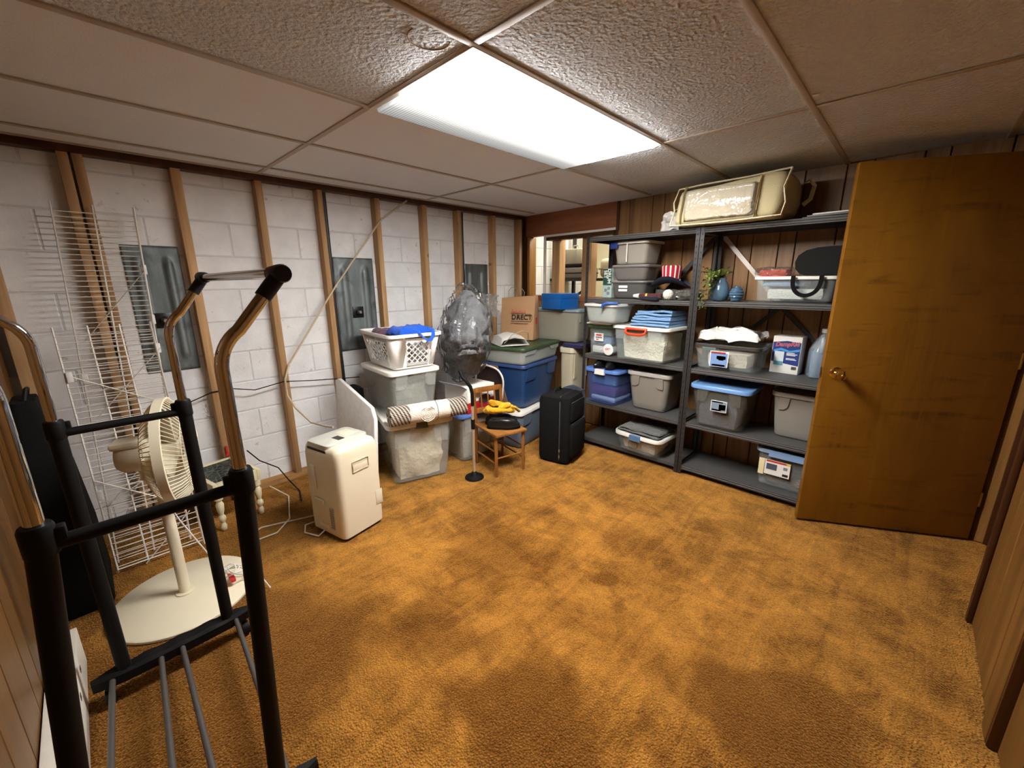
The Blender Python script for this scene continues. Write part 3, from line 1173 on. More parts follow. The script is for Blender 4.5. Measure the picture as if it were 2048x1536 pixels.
fr = B()
for lo, hi in (((-.18, -.13, .235), (.18, -.105, .30)), ((-.18, .105, .235), (.18, .13, .30)), ((-.18, -.105, .235), (-.155, .105, .30)), ((.155, -.105, .235), (.18, .105, .30))):
    fr.span(lo, hi, .004)
fr.obj('apron', M_cream, t, 30)
B().span((-.154, -.104, .270), (.154, .104, .294), .002).obj('grate_top', grate_mat(), t, 0)
for sx in (-.155, .155):
    for sy in (-.105, .105):
        B().lathe([(.010, 0), (.014, .004), (.017, .03), (.010, .05), (.019, .07), (.019, .085), (.011, .10), (.018, .13), (.021, .165), (.012, .185), (.021, .195), (.021, .236)], 16, Matrix.Translation((sx, sy, 0))).obj('leg', M_cream, t, 40)

# ------------------------------------------------------------------ dehumidifier
dh = thing('dehumidifier', 'ivory portable dehumidifier standing on the carpet by the block wall', 'dehumidifier', (.785, -.02, 0), 12)
b = B()
W_, D_ = .30, .275
b.loft([rrect(W_ - .03, D_ - .03, .03, .012), rrect(W_ - .004, D_ - .004, .03, .02), rrect(W_, D_, .032, .06), rrect(W_ + .004, D_, .032, .28), rrect(W_, D_, .032, .48),
        rrect(W_ - .006, D_ - .004, .036, .515), rrect(W_ - .02, D_ - .02, .036, .535), rrect(W_ - .06, D_ - .06, .03, .545)])
b.obj('housing', M_ivory, dh, 50)
b = B()
b.loft([rrect(.20, .262, .03, .538, 5, -.02), rrect(.20, .262, .03, .551, 5, -.02), rrect(.19, .252, .03, .5545, 5, -.02)])
pn = b.obj('top_panel', plain('pale_grey_plastic', rgb(196, 196, 186), .4), dh, 40)
B().span((-.02, -.04, .5546), (.045, .0, .5556)).obj('display', plain('display_black', rgb(30, 34, 32), .2), pn, 0)
B().span((-.10, -.1385, .512), (.06, -.134, .526), .003).obj('air_slot', M_ink, dh)
B().span((-.08, .02, .5546), (.03, .10, .5560), .001).obj('reservoir_cover', M_ivory2, pn)
b = B()
b.span((.1505, -.05, .39), (.1525, .055, .45), .006)
rec = b.obj('hand_recess', plain('ivory_shade_recess', rgb(190, 180, 152), .5), dh)
B().span((.1526, -.045, .395), (.1545, .05, .430), .003).obj('hand_lip', M_ivory, rec)
for nm, lo, hi, m in (('cord_cleat', (-.08, -.150, .20), (.0, -.139, .225), M_ivory2), ('drain_plug', (-.06, -.146, .05), (.03, -.139, .075), M_ivory2), ('rating_sticker', (.04, -.1405, .06), (.075, -.139, .19), plain('rating_paper', rgb(170, 166, 150), .6)), ('vent_bump', (-.09, -.146, .28), (-.05, -.139, .42), M_ivory2)):
    B().span(lo, hi, .003 if 'sticker' not in nm else 0).obj(nm, m, dh)
b = B()
for k in range(8):
    b.span((.0425, -.1412, .07 + k * .014), (.0725, -.1404, .075 + k * .014))
stuff(b.obj('rating_print', M_inkgrey, dh, 0))
B().span((.148, .085, .13), (.154, .132, .22), .004).obj('tank_catch', M_ivory2, dh)
for sx in (-.11, .11):
    for sy in (-.10, .10):
        B().lathe([(.012, 0), (.014, .002), (.014, .014)], 12, Matrix.Translation((sx, sy, 0))).obj('foot', M_blackplastic, dh)
b = B()
b.tube([(-.02, -.142, .035), (-.03, -.18, .012), (-.13, -.20, .012), (-.17, -.17, .03), (-.165, -.10, .02), (-.22, -.02, .012), (-.30, -.14, .008), (-.40, -.30, .008), (-.36, -.42, .008), (-.30, -.40, .008), (-.27, -.28, .008), (-.35, -.16, .008), (-.46, -.10, .008), (-.60, -.02, .02), (-.74, -.06, .07)], .0042, 6)
b.obj('power_cord', plain('pale_cord', rgb(206, 196, 176), .5), dh, 60)

# drain hose tied up the studs
M_hose = clear('tan_hose', rgb(206, 190, 158), .85, .3)
t = thing('drain_hose', 'thin tan drain hose tied diagonally across the wall studs', 'hose', (-.045, .5, 1.0))
pts = [(0, .545, 1.02), (0, .306, .855), (0, -.093, .37), (.004, -.479, -.154), (.01, -.515, -.25), (.03, -.52, -.36), (.10, -.50, -.44), (.30, -.48, -.50), (.52, -.47, -.475), (.60, -.46, -.462)]
b = B()
fine = []
for i in range(len(pts) - 1):
    for k in range(4):
        fine.append(Vector(pts[i]).lerp(Vector(pts[i + 1]), k / 4))
fine.append(Vector(pts[-1]))
b.tube(fine, .0068, 8)
b.obj('tube', M_hose, t, 60)
for p in pts[1:4]:
    bb = B()
    bb.tube([(p[0] + .010 * math.cos(a), p[1] + .006, p[2] + .010 * math.sin(a)) for a in [i * PI / 5 for i in range(10)]], .0022, 5, closed=True)
    bb.obj('cable_tie', M_whiteplastic, t)

b = B()
pts = [(-.05, -.55, .70), (-.05, -.43, .74), (-.049, -.33, .745), (-.05, -.20, .71), (-.05, -.02, .735), (-.05, .15, .712), (-.05, .36, .69), (-.05, .40, .686), (-.05, .52, .676)]
b.tube(pts, .0035, 6)
tag(b.obj('black_cable', M_blackplastic, None, 60), 'thin black cable stapled along the studs below the hose ties', 'cable')
b = B()
b.tube([(-.06, -.30, .31), (-.05, -.24, .22), (-.03, -.14, .14), (.02, -.10, .05), (.16, -.08, .006), (.30, -.12, .006)], .0042, 6)
tag(b.obj('power_lead', M_blackplastic, None, 60), 'black cord drooping from the stud down to the carpet', 'cord')
b = B()
b.box((-.045, -.41, .345), (.012, .012, .07), .003).box((-.043, -.405, .32), (.01, .03, .02), .003)
tag(b.obj('red_clip', M_red, None, 40), 'small red plug tab on the stud above the cream table', 'plug')

# white padded board leaning beside the dehumidifier
t = thing('ironing_pad', 'white padded board leaning between dehumidifier and clear bin', 'padded board', (.33, .265, 0), 0)
b = B()
prof = [(-.31, .0), (.235, .0), (.255, .02), (.26, .53), (.22, .60), (-.26, .72), (-.31, .70)]
Mx = Matrix.Rotation(math.radians(-4), 4, 'X')
b.loft([[(x * .96, -.018, .01 + z * .97) for x, z in prof], [(x, -.012, z) for x, z in prof], [(x, .012, z) for x, z in prof], [(x * .96, .018, .01 + z * .97) for x, z in prof]], M=Mx)
b.obj('pad', cloth('white_pad_cloth', rgb(226, 224, 222), bump=.3, wr=14), t, 50)

# ------------------------------------------------------------------ stacks in the corner
bA = bin_('storage_bin', 'big clear bin with white lid on the carpet under the rolled rug', (.425, .67, 0), 72.7, .475, .52, .455, C_frost, M_lidwhite, .86, .03, grip=plain('dark_latch', rgb(60, 60, 60), .5), grip_w=.085)
inside('cream_blanket', 'cream fluffy blanket packed inside the bin under the rolled rug', 'blanket', lump(.325, .375, .34, 3, .035, .2, 14, 8), cloth('cream_fleece', rgb(236, 220, 194), 38, .16, .8), bA, (0, 0, .02))
M_rugd = None


def rug_mat():
    b = N('brown_white_weave')
    v = b.coord()
    sp = b.t.nodes.new('ShaderNodeSeparateXYZ')
    b.l(v, sp.inputs[0])
    at = b.n('ShaderNodeMath', operation='ARCTAN2')
    b.l(sp.outputs[1], at.inputs[0])
    b.l(sp.outputs[2], at.inputs[1])
    cb = b.t.nodes.new('ShaderNodeCombineXYZ')
    b.l(sp.outputs[0], cb.inputs[0])
    ml = b.n('ShaderNodeMath', operation='MULTIPLY')
    b.l(at.outputs[0], ml.inputs[0])
    ml.inputs[1].default_value = .068
    b.l(ml.outputs[0], cb.inputs[1])
    mp = b.t.nodes.new('ShaderNodeMapping')
    mp.inputs['Rotation'].default_value = (0, 0, .6)
    mp.inputs['Scale'].default_value = (1, 2.0, 1)
    b.l(cb.outputs[0], mp.inputs[0])
    ck = b.n('ShaderNodeTexChecker')
    ck.inputs['Scale'].default_value = 62
    ck.inputs['Color1'].default_value = rgb(60, 38, 28)
    ck.inputs['Color2'].default_value = rgb(216, 206, 190)
    b.l(mp.outputs[0], ck.inputs['Vector'])
    b.bsdf(ck.outputs[0], .95, 0, .1, b.bump(b.noise(v, 220, 3), .7, .01))
    return b.m


M_rugd = rug_mat()
M_rugw = cloth('cream_rug_cloth', rgb(226, 218, 204), 120, .08, .6, 20)
t = thing('rolled_rug', 'rolled cream rug with brown woven ends lying on a clear bin', 'rug', (.690, .640, .461 + .068), 74)
M90 = Matrix.Rotation(PI / 2, 4, 'Y')


def roll(x0, x1, nm, m):
    b = B()
    rr = []
    n = 14
    for i in range(n + 1):
        x = x0 + (x1 - x0) * i / n
        rr.append([(x, .066 * (1 + .04 * noise.noise(Vector((x * 30, a, 1)))) * math.cos(a), .066 * (1 + .04 * noise.noise(Vector((x * 30, a, 2)))) * math.sin(a)) for a in [2 * PI * j / 28 for j in range(28)]])
    b.loft(rr)
    return b.obj(nm, m, t, 60)


roll(-.27, -.14, 'woven_end', M_rugd)
roll(-.14, .14, 'rolled_middle', M_rugw)
roll(.14, .27, 'woven_end', M_rugd)
b = B()
b.tube([(.05, .069 * math.cos(a), .069 * math.sin(a)) for a in [2 * PI * j / 28 for j in range(28)]], .0022, 5, closed=True)
b.obj('twine', M_inkgrey, t)
b = B()
for r_ in (.052, .040, .028, .016):
    b.tube([(-.02 + r_ * math.cos(a), -.045, r_ * math.sin(a)) for a in [2 * PI * j / 20 for j in range(20)]], .004, 5, closed=True)
bmesh.ops.transform(b.bm, matrix=Matrix.Translation((0, -.016, 0)), verts=b.bm.verts)
stuff(b.obj('coil_ridges', M_rugw, t, 60))

bB = bin_('storage_bin', 'clear bin with white lid stacked under the laundry basket', (.305, .665, .456), 85, .40, .54, .345, C_frost, M_lidwhite, .84, .026)
inside('grey_bundle', 'grey and cream fabric bundle in the bin under the laundry basket', 'fabric', lump(.255, .365, .24, 5, .035, .22, 14, 9), cloth('grey_cream_fabric', rgb(150, 144, 134), 60, .3, .7), bB, (0, 0, .02))

# laundry basket with diamond holes
lb = thing('laundry_basket', 'white plastic laundry basket with diamond holes and blue handle', 'laundry basket', (.285, .70, .803), 84)
bw, bd, tw, td, hb = .315, .44, .385, .53, .245
b = B()


def lattice(b, p00, p10, p01, p11, nu, nv, u0, u1, v0, v1):
    """bilinear wall patch with a field of diamond holes"""
    P = lambda u, v: (Vector(p00) * (1 - u) + Vector(p10) * u) * (1 - v) + (Vector(p01) * (1 - u) + Vector(p11) * u) * v
    us = [u0 + (u1 - u0) * i / nu for i in range(nu + 1)]
    vs2 = [v0 + (v1 - v0) * i / nv for i in range(nv + 1)]
    k = .39
    for i in range(nu):
        for j in range(nv):
            a, c, d_, e = us[i], us[i + 1], vs2[j], vs2[j + 1]
            mu, mv, hu, hv = (a + c) / 2, (d_ + e) / 2, (c - a), (e - d_)
            for sx in (-1, 1):
                for sy in (-1, 1):
                    hx = [(0, k), (k, 0), (.5, 0), (.5, .5 - k), (.5 - k, .5), (0, .5)]
                    b.faces([P(mu + sx * x * hu, mv + sy * y * hv) for x, y in hx], [tuple(range(6))])
                    if (i == 0 and sx < 0) or (i == nu - 1 and sx > 0) or (j == 0 and sy < 0) or (j == nv - 1 and sy > 0):
                        b.faces([P(mu + sx * x * hu, mv + sy * y * hv) for x, y in ((.5, .5 - k), (.5, .5), (.5 - k, .5))], [(0, 1, 2)])
    for uu, vv in (((0, u0), (0, 1)), ((u1, 1), (0, 1)), ((u0, u1), (0, v0)), ((u0, u1), (v1, 1))):
        b.faces([P(uu[0], vv[0]), P(uu[1], vv[0]), P(uu[1], vv[1]), P(uu[0], vv[1])], [(0, 1, 2, 3)])


q = lambda w, d_, z, sx, sy: (sx * w / 2, sy * d_ / 2, z)
rc = .035


def edge_pts(w, d_, z):
    return [(-w / 2 + rc, -d_ / 2, z), (w / 2 - rc, -d_ / 2, z), (w / 2, -d_ / 2 + rc, z), (w / 2, d_ / 2 - rc, z), (w / 2 - rc, d_ / 2, z), (-w / 2 + rc, d_ / 2, z), (-w / 2, d_ / 2 - rc, z), (-w / 2, -d_ / 2 + rc, z)]


e0, e1 = edge_pts(bw, bd, .012), edge_pts(tw, td, hb - .01)
for i, (nu, nv, u0, u1) in ((0, (4, 4, .24, .88)), (2, (7, 4, .08, .92)), (4, (4, 4, .14, .86)), (6, (7, 4, .08, .92))):
    lattice(b, e0[i], e0[i + 1], e1[i], e1[i + 1], nu, nv, u0, u1, .08, .82)
for i in (1, 3, 5, 7):
    A, Bq, A1, B1 = Vector(e0[i]), Vector(e0[(i + 1) % 8]), Vector(e1[i]), Vector(e1[(i + 1) % 8])
    cr0 = Vector((A.x if abs(A.x) > abs(Bq.x) else Bq.x, A.y if abs(A.y) > abs(Bq.y) else Bq.y, A.z))
    cr1 = Vector((A1.x if abs(A1.x) > abs(B1.x) else B1.x, A1.y if abs(A1.y) > abs(B1.y) else B1.y, A1.z))
    n = 6
    r0 = [A * (1 - s) ** 2 + cr0 * 2 * s * (1 - s) + Bq * s * s for s in [k / n for k in range(n + 1)]]
    r1 = [A1 * (1 - s) ** 2 + cr1 * 2 * s * (1 - s) + B1 * s * s for s in [k / n for k in range(n + 1)]]
    b.faces(r0 + r1, [(k, k + 1, n + 2 + k, n + 1 + k) for k in range(n)])
b.faces(rrect(bw - .002, bd - .002, rc, .012), [tuple(range(20))])
bmesh.ops.remove_doubles(b.bm, verts=b.bm.verts, dist=2e-4)
b.obj('basket_body', M_whiteplastic, lb, 40, solid=.003)
b = B()
b.loft([rrect(bw - .01, bd - .01, rc, 0), rrect(bw, bd, rc, .006), rrect(bw, bd, rc, .014)], True, False)
b.obj('bottom_rim', M_whiteplastic, lb, 40)
b = B()
o_ = [rrect(tw + .0, td + .0, rc, hb - .022), rrect(tw + .034, td + .034, rc + .016, hb - .020), rrect(tw + .036, td + .036, rc + .016, hb - .002), rrect(tw + .030, td + .030, rc + .014, hb + .003),
      rrect(tw + .004, td + .004, rc, hb + .001), rrect(tw - .004, td - .004, rc, hb - .02), rrect(tw, td, rc, hb - .022)]
b.loft(o_, False, False)
b.obj('top_rim', M_whiteplastic, lb, 40)
M_bluefab = cloth('royal_blue_nylon', rgb(34, 92, 206), bump=.35, wr=16)
b = B()
zc = hb + .002
b.tube([(-.02, -td / 2 + .02, zc + .022), (-.008, -td / 2 - .022, zc + .020), (.012, -td / 2 - .042, zc - .02), (.045, -td / 2 - .040, zc - .048), (.08, -td / 2 - .040, zc - .045), (.10, -td / 2 - .040, zc - .012), (.11, -td / 2 - .022, zc + .020), (.115, -td / 2 + .02, zc + .024)], .012, 6, flat=.35)
strap = b
bag = inside('blue_bag', 'bright blue nylon bag lying in the top of the laundry basket', 'bag', draped(.28, .19, .05, 4, .018, 14, .02), M_bluefab, lb, (.03, -.09, hb - .012), 4)
so = strap.obj('carry_strap', M_bluefab, bag, 60)
so.location = Vector((-.03, .09, -hb + .012))
b = draped(.28, .17, .06, 9, .014, 12, .0)
inside('folded_shirts', 'striped dark clothes folded behind the blue bag in the basket', 'clothes', b, cloth('striped_shirt', rgb(96, 70, 84), 120, .4), lb, (-.01, .12, hb - .055), -3)

# blue-lidded bin beside the rug bin, with the red and white carton on it
bC = bin_('storage_bin', 'clear bin with blue lid on the carpet under the red and white carton', (.455, 1.165, 0), 84, .40, .44, .40, C_frost, M_lidblue2, .86, .026)
inside('white_bundle', 'off white fabric bundle inside the blue lidded bin behind the cane', 'fabric', lump(.28, .31, .32, 8, .02, .22, 12), cloth('off_white_fabric', rgb(206, 198, 186), 60, .2, .8), bC, (0, 0, .02))

t = thing('appliance_carton', 'red and white carton with open flaps behind the small chair', 'box', (.515, 1.165, .402), 4)


def carton_mat():
    b = N('red_white_carton')
    v = b.coord()
    sp = b.t.nodes.new('ShaderNodeSeparateXYZ')
    b.l(v, sp.inputs[0])
    f = b.ramp(sp.outputs[2], .085, .09)
    col = b.mixc(f, rgb(190, 34, 40), rgb(230, 228, 224))
    b.bsdf(col, .5, 0, .4)
    return b.m


M_carton = carton_mat()
b = B()
b.span((-.13, -.15, 0), (.13, .15, .20), .002)
b.obj('carton_body', M_carton, t, 30)
b = B()
b.span((-.105, -.0015, 0), (.145, .0015, .075), 0, Matrix.Translation((-.02, -.15, .20)) @ Matrix.Rotation(math.radians(58), 4, 'X'))
b.obj('flap', plain('grey_card', rgb(168, 170, 182), .7), t, 0)
B().lathe([(.03, 0), (.032, .001), (.0, .0012)], 24, Matrix.Translation((.1302, -.09, .04)) @ Matrix.Rotation(PI / 2, 4, 'Y')).obj('yellow_seal', M_inkyellow, t, 0)
b = B()
b.loft([[(.1306 + k * .002, y, z) for y, z in ((-.03, .07), (.02, .055), (.09, .06), (.10, .10), (.07, .125), (.0, .125), (-.03, .10))] for k in range(2)])
b.obj('printed_appliance', plain('appliance_print', rgb(62, 46, 48), .4), t, 30)
up_ = B().span((-.112, .0, .20), (-.1095, .14, .285)).obj('flap', M_cardwhite, t, 0)
text('LL', .035, M_inkgrey, up_, (-.1088, .10, .262), (PI / 2, 0, PI / 2), off=-.001)
B().span((-.1094, .06, .222), (-.1086, .12, .230)).obj('print_line', M_ink, up_, 0)

# cushion-grey comforter in clear wrap standing on the carton
t = thing('wrapped_comforter', 'grey quilted comforter bunched upright in a clear plastic bag', 'comforter', (.515, 1.105, .668), 10)
M_comf = cloth('grey_quilt', rgb(118, 118, 120), 70, .12, .8, 12)


def bundle(w, d, h, seed, amp, cuts, freq, quilt, grow=0.0):
    b = lump(w, d, h, seed, amp, .6, cuts, freq, False)
    for v in b.bm.verts:
        z = v.co.z / h
        # narrow foot, full belly, a shoulder that falls over to one side
        k = .60 + .46 * math.sin(PI * min(1, max(0, z) * .80 + .14)) + grow
        if quilt:
            row = abs(math.sin(z * PI * 5.0 + 1.2 * math.sin(2.2 * math.atan2(v.co.x, v.co.y)) + noise.noise(v.co * 5) * 1.6))
            k *= .70 + .32 * row ** .55
        v.co.x *= k
        v.co.y *= k
        v.co.y += .12 * max(0, z - .40) - .02 + .02 * math.sin(z * 9)
        v.co.x += .05 * math.sin(z * 3.2)
        if z > .72:
            v.co.z -= .22 * h * (z - .72) * max(0, -v.co.y * 6 + .4)
    return b


bundle(.285, .285, .64, 12, .035, 26, 6.5, True).obj('comforter', M_comf, t, 75)
b = bundle(.315, .315, .68, 13, .030, 13, 9, False, .02)
jr = random.Random(4)
for v in b.bm.verts:
    v.co += Vector((jr.uniform(-1, 1), jr.uniform(-1, 1), jr.uniform(-1, 1))) * .0075
bmesh.ops.triangulate(b.bm, faces=b.bm.faces)
b.obj('plastic_bag', film('comforter_wrap', crease=6, opac=.012, relief=.3, ior=1.26), t, 8)
b = lump(.17, .20, .17, 17, .06, .5, 10, 13, False)
for v in b.bm.verts:
    v.co += Vector((jr.uniform(-1, 1), jr.uniform(-1, 1), jr.uniform(-1, 1))) * .009
bmesh.ops.triangulate(b.bm, faces=b.bm.faces)
b.obj('bunched_plastic', film('bunched_wrap', (.93, .93, .93, 1), .14, 20), t, 8, loc=(.06, .19, .46))

# small wooden chair, cane, shoes, yellow cloth
M_oak = wood('honey_oak', rgb(136, 84, 34), rgb(176, 118, 56), 2, 9, 10, .42, .4)
M_oakx = wood('honey_oak_seat', rgb(140, 90, 40), rgb(180, 124, 62), 0, 9, 10, .42, .4)
ch = thing('child_chair', 'small wooden chair with slatted back holding shoes and a yellow cloth', 'chair', (.868, 1.15, 0), -13)
B().span((-.165, -.135, .312), (.175, .135, .332), .005).obj('seat', M_oakx, ch)
for sx, sy in ((.145, -.118), (.145, .118)):
    B().tube([(sx + .004, sy, 0), (sx, sy, .315)], [.0125, .015], 4).obj('leg', M_oak, ch, 30)
for sy in (-.118, .118):
    B().tube([(-.150, sy, 0), (-.150, sy, .33), (-.175, sy, .60)], [.0125, .0135, .0125], 4).obj('leg', M_oak, ch, 30)
for z, x in ((.585, -.172), (.425, -.158)):
    B().span((x - .007, -.11, z - .020), (x + .007, .11, z + .020), .003).obj('back_rail', M_oak, ch)
for y in (-.06, 0, .06):
    B().tube([(-.160, y, .44), (-.171, y, .575)], .006, 8).obj('back_slat', M_oak, ch)
for z, sy in ((.10, -.118), (.10, .118), (.19, -.118), (.19, .118)):
    B().tube([(-.148, sy, z), (.144, sy, z)], .0065, 8).obj('stretcher', M_oak, ch)
for x, z in ((.144, .14), (-.150, .15)):
    B().tube([(x, -.116, z), (x, .116, z)], .0065, 8).obj('stretcher', M_oak, ch)

cn = thing('walking_cane', 'adjustable cane with black handle on a round black foot by the chair', 'cane', (.873, .883, 0))
B().lathe([(.068, 0), (.070, .004), (.066, .012), (.03, .024), (.018, .045), (.014, .05)], 32).obj('foot', M_blackplastic, cn, 40)
B().tube([(0, 0, .045), (.002, 0, .40)], .0105, 14).obj('lower_tube', plain('champagne_tube', rgb(206, 186, 164), .35, .5), cn, 40)
B().tube([(.002, 0, .38), (.002, 0, .45)], .0145, 14).obj('collar', M_blackplastic, cn, 40)
B().tube([(.002, 0, .45), (.003, 0, .56)], .0095, 14).obj('upper_tube', plain('champagne_tube', rgb(206, 186, 164), .35, .5), cn, 40)
B().tube([(.003, 0, .55), (.003, 0, .64), (.0, -.012, .69), (-.02, -.032, .73), (-.04, -.048, .755), (-.06, -.054, .80)], [.012, .0125, .0125, .013, .0135, .011], 12).obj('handle', M_blackplastic, cn, 40)
B().tube([(-.045, -.05, .77), (-.065, -.055, .755), (-.06, -.05, .72), (-.04, -.04, .735)], .003, 6).obj('wrist_strap', M_blackfab, cn)

M_leather = plain('black_shoe_leather', rgb(20, 20, 21), .28)


def shoe(label, loc, rz, kind='clog', group=None, s=1.0):
    t = thing('shoe', label, 'shoe', loc, rz, group)
    t.scale = (s, s, s)
    n = 18

    def outline(z, k, cut=0):
        pts = []
        for i in range(n):
            a = 2 * PI * i / n
            x, y = math.cos(a), math.sin(a)
            w = .046 if x > 0 else .036
            pts.append((x * .125 * k, y * w * k * (1.0 - .12 * x * x), z))
        return pts
    B().loft([outline(0, .96), outline(.004, 1.0), outline(.022, 1.0), outline(.024, .97)]).obj('sole', M_blackplastic, t, 40)
    u = B()
    rings = [outline(.022, .97)]
    for z, k in ((.04, .98), (.058, .93), (.072, .82), (.080, .62)):
        r = outline(z, k)
        r = [(x if x < 0 else x * (1 - .10 * (z - .022) / .06), y, z_ - (.020 * max(0, x / .125) ** 2 if z > .05 else 0)) for x, y, z_ in r]
        rings.append(r)
    u.loft(rings, True, True)
    u.obj('upper', M_leather, t, 50)
    op = B()
    op.loft([[(-.04 + .05 * math.cos(a), .026 * math.sin(a), z) for a in [2 * PI * i / 14 for i in range(14)]] for z in (.076, .0815)])
    op.obj('foot_opening', plain('shoe_lining', rgb(12, 11, 11), .9), t, 40)
    return t


shoe('black leather clog on the seat edge nearest the cane under the yellow cloth', (.935, 1.130, .333), 46)
shoe('black leather clog on the far side of the seat under the yellow cloth', (.855, 1.185, .333), 46)
b = B()
M_yel = cloth('yellow_towel', rgb(222, 170, 34), 140, .12, .8, 14)
pts = []
for k in range(60):
    a = k / 60 * 5.2 * PI
    r_ = .075 - .035 * k / 60
    pts.append((r_ * 1.15 * math.cos(a) + .01 * math.sin(k), r_ * math.sin(a), .03 + .05 * k / 60 + .012 * math.sin(a * 1.7)))
b.tube(pts, [.024 + .005 * math.sin(k * .9) for k in range(60)], 8, flat=.75)
b.tube([(.07, -.02, .07), (.11, .02, .05), (.14, .05, .012)], [.02, .018, .014], 8, flat=.6)
o = b.obj('yellow_cloth', M_yel, None, 70, loc=(.862, 1.150, .412), rot=(0, 0, .8))
o.scale = (1.12, 1.12, 1.1)
tag(o, 'yellow cloth coiled on top of the black clogs', 'cloth')

# leaning board and tray
t = thing('brown_board', 'thin brown board leaning in the gap beside the blue tote', 'board', (.42, 1.435, .333), 4)
b = B()
poly = [(-.20, 0), (.27, 0), (.13, .375), (-.20, .375)]
b.loft([[(x, y, z) for x, z in poly] for y in (-.004, .004)])
b.obj('panel', plain('brown_hardboard', rgb(124, 96, 76), .7), t, 30)
t = thing('oval_tray', 'dark tray with pale rounded rim leaning before the brown board', 'tray', (.49, 1.41, .348), 4)
Mt = Matrix.Translation((.0, 0, .185)) @ Matrix.Rotation(math.radians(8), 4, 'Y') @ Matrix.Rotation(PI / 2, 4, 'X')
b = B()
b.loft([rrect(.27, .30, .10, -.006, 8), rrect(.31, .34, .12, .012, 8), rrect(.30, .33, .115, .014, 8), rrect(.26, .29, .10, -.001, 8)], True, True, M=Mt)
b.obj('tray_pan', plain('dark_tray', rgb(62, 48, 44), .4), t, 40)
b = B()
b.tube([Mt @ Vector(p) for p in rrect(.315, .345, .12, .013, 8)], .0085, 8, closed=True)
b.obj('rim', plain('pale_rim', rgb(224, 212, 202), .4), t, 50)

# white-lidded bin, blue tote, flat green-lidded tub
bD = bin_('storage_bin', 'blue grey bin with white lid under the blue tote beside the suitcase', (.535, 1.70, 0), 101, .57, .44, .33, clear('bluegrey_bin', rgb(120, 134, 150), .75), M_lidwhite, .88, .026)
bE = bin_('blue_tote', 'dark blue opaque tote stacked between two lidded bins', (.50, 1.79, .332), 100, .60, .46, .385, plain('navy_blue_tote', rgb(34, 66, 112), .42, var=.05), plain('navy_blue_lid', rgb(44, 66, 116), .45), .82, .026, cat='storage tote')
bF = bin_('flat_bin', 'flat clear bin with dark green lid carrying the paper bag', (.478, 1.785, .718), 101, .67, .52, .148, C_milky, plain('dark_green_lid', rgb(52, 72, 46), .4), .92, .024)

# cream slim bin, navy lid and big clear bin under the blue box
bG = bin_('cream_bin', 'cream slim bin with curved lid standing behind the suitcase', (.735, 2.285, 0), 90, .29, .17, .80, plain('cream_bin_plastic', rgb(196, 186, 160), .42), plain('cream_bin_lid', rgb(206, 196, 170), .42), .92, .05, cat='bin')
bH = bin_('storage_bin', 'large clear bin with grey blue lid beneath the bright blue box', (.575, 2.283, .845), 94, .28, .55, .30, clear('tall_clear', rgb(176, 172, 156), .55), plain('blue_grey_lid', rgb(120, 140, 150), .35), .93, .024)
b = B()
b.loft([rrect(.21, .27, .03, 0), rrect(.22, .28, .03, .012), rrect(.22, .28, .03, .034), rrect(.20, .26, .03, .042)])
o = b.obj('plastic_cover', plain('navy_lid_plastic', rgb(50, 52, 88), .35), None, 40, loc=(.785, 2.285, .801), rot=(0, 0, math.radians(6)))
tag(o, 'loose navy lid lying on the cream slim bin', 'lid')
b = B()
b.span((-.12, -.12, 0), (.12, .12, .135), .002)
t = thing('blue_box', 'bright blue cardboard box on top of the large clear bin', 'box', (.605, 2.215, 1.147), -6)
b.obj('box_body', plain('bright_blue_card', rgb(10, 92, 170), .45), t, 30)
B().span((-.122, -.122, .09), (.122, .122, .138), .002).obj('box_lid', plain('bright_blue_card', rgb(10, 92, 170), .45), t, 30)

# kraft paper bag
t = thing('paper_bag', 'brown kraft paper carrier bag with black lettering on the green lid', 'paper bag', (.33, 1.96, .868), 22)
M_kraft = plain('kraft_paper', rgb(176, 136, 98), .8, var=.08, vs_=9)
b = B()
n = 10
rings = []
for z in [0, .02, .1, .2, .3, .39]:
    k = z / .39
    r = []
    for p in rrect(.33, .17 * (1 - .45 * k), .008, z, 3):
        r.append((p[0] + .006 * noise.noise(Vector((p[0] * 9, p[1] * 9, z * 9))), p[1] + .010 * noise.noise(Vector((p[0] * 8, z * 9, 3))), z + (.012 * p[0] / .16 if k > .9 else 0)))
    rings.append(r)
b.loft(rings, True, False)
b.obj('bag_body', M_kraft, t, 30, solid=.0012)
M_cord = plain('kraft_cord', rgb(150, 140, 122), .7)
B().tube([(-.10, -.03, 0.385), (-.105, -.02, 0.440), (-.075, -.012, 0.475), (-.04, -.012, 0.475), (-.01, -.02, 0.440), (-.015, -.03, 0.385)], .0025, 6).obj('cord_handle', M_cord, t, 60)
B().tube([(-.05, .03, 0.385), (-.055, .03, 0.430), (-.025, .03, 0.460), (.01, .03, 0.460), (.035, .03, 0.430), (.03, .03, 0.385)], .0025, 6).obj('cord_handle', M_cord, t, 60)
TB = (math.radians(90 - 3.5), 0, 0)
text('D', .062, M_ink, t, (-.030, -.080, .205), TB, off=.0012)
text('I', .062, M_ink, t, (.000, -.080, .205), TB, off=.0012, shear=.3)
text('RECT', .062, M_ink, t, (.073, -.080, .205), TB, off=.0012)
b = B()
for k, (w_, h_) in enumerate(((.016, .034), (.012, .022), (.010, .026), (.013, .020), (.011, .024), (.012, .020), (.014, .022))):
    b.span((-.050 + k * .0205, -.0790, .246), (-.050 + k * .0205 + w_, -.0765, .246 + h_))
stuff(b.obj('red_print', plain('faded_red_ink', rgb(196, 104, 84), .7), t, 0))
b = B()
yy = -.0785
for x0, x1, z in ((-.06, .135, .235), (-.06, .135, .168)):
    b.span((x0, yy - .002, z), (x1, yy, z + .003))
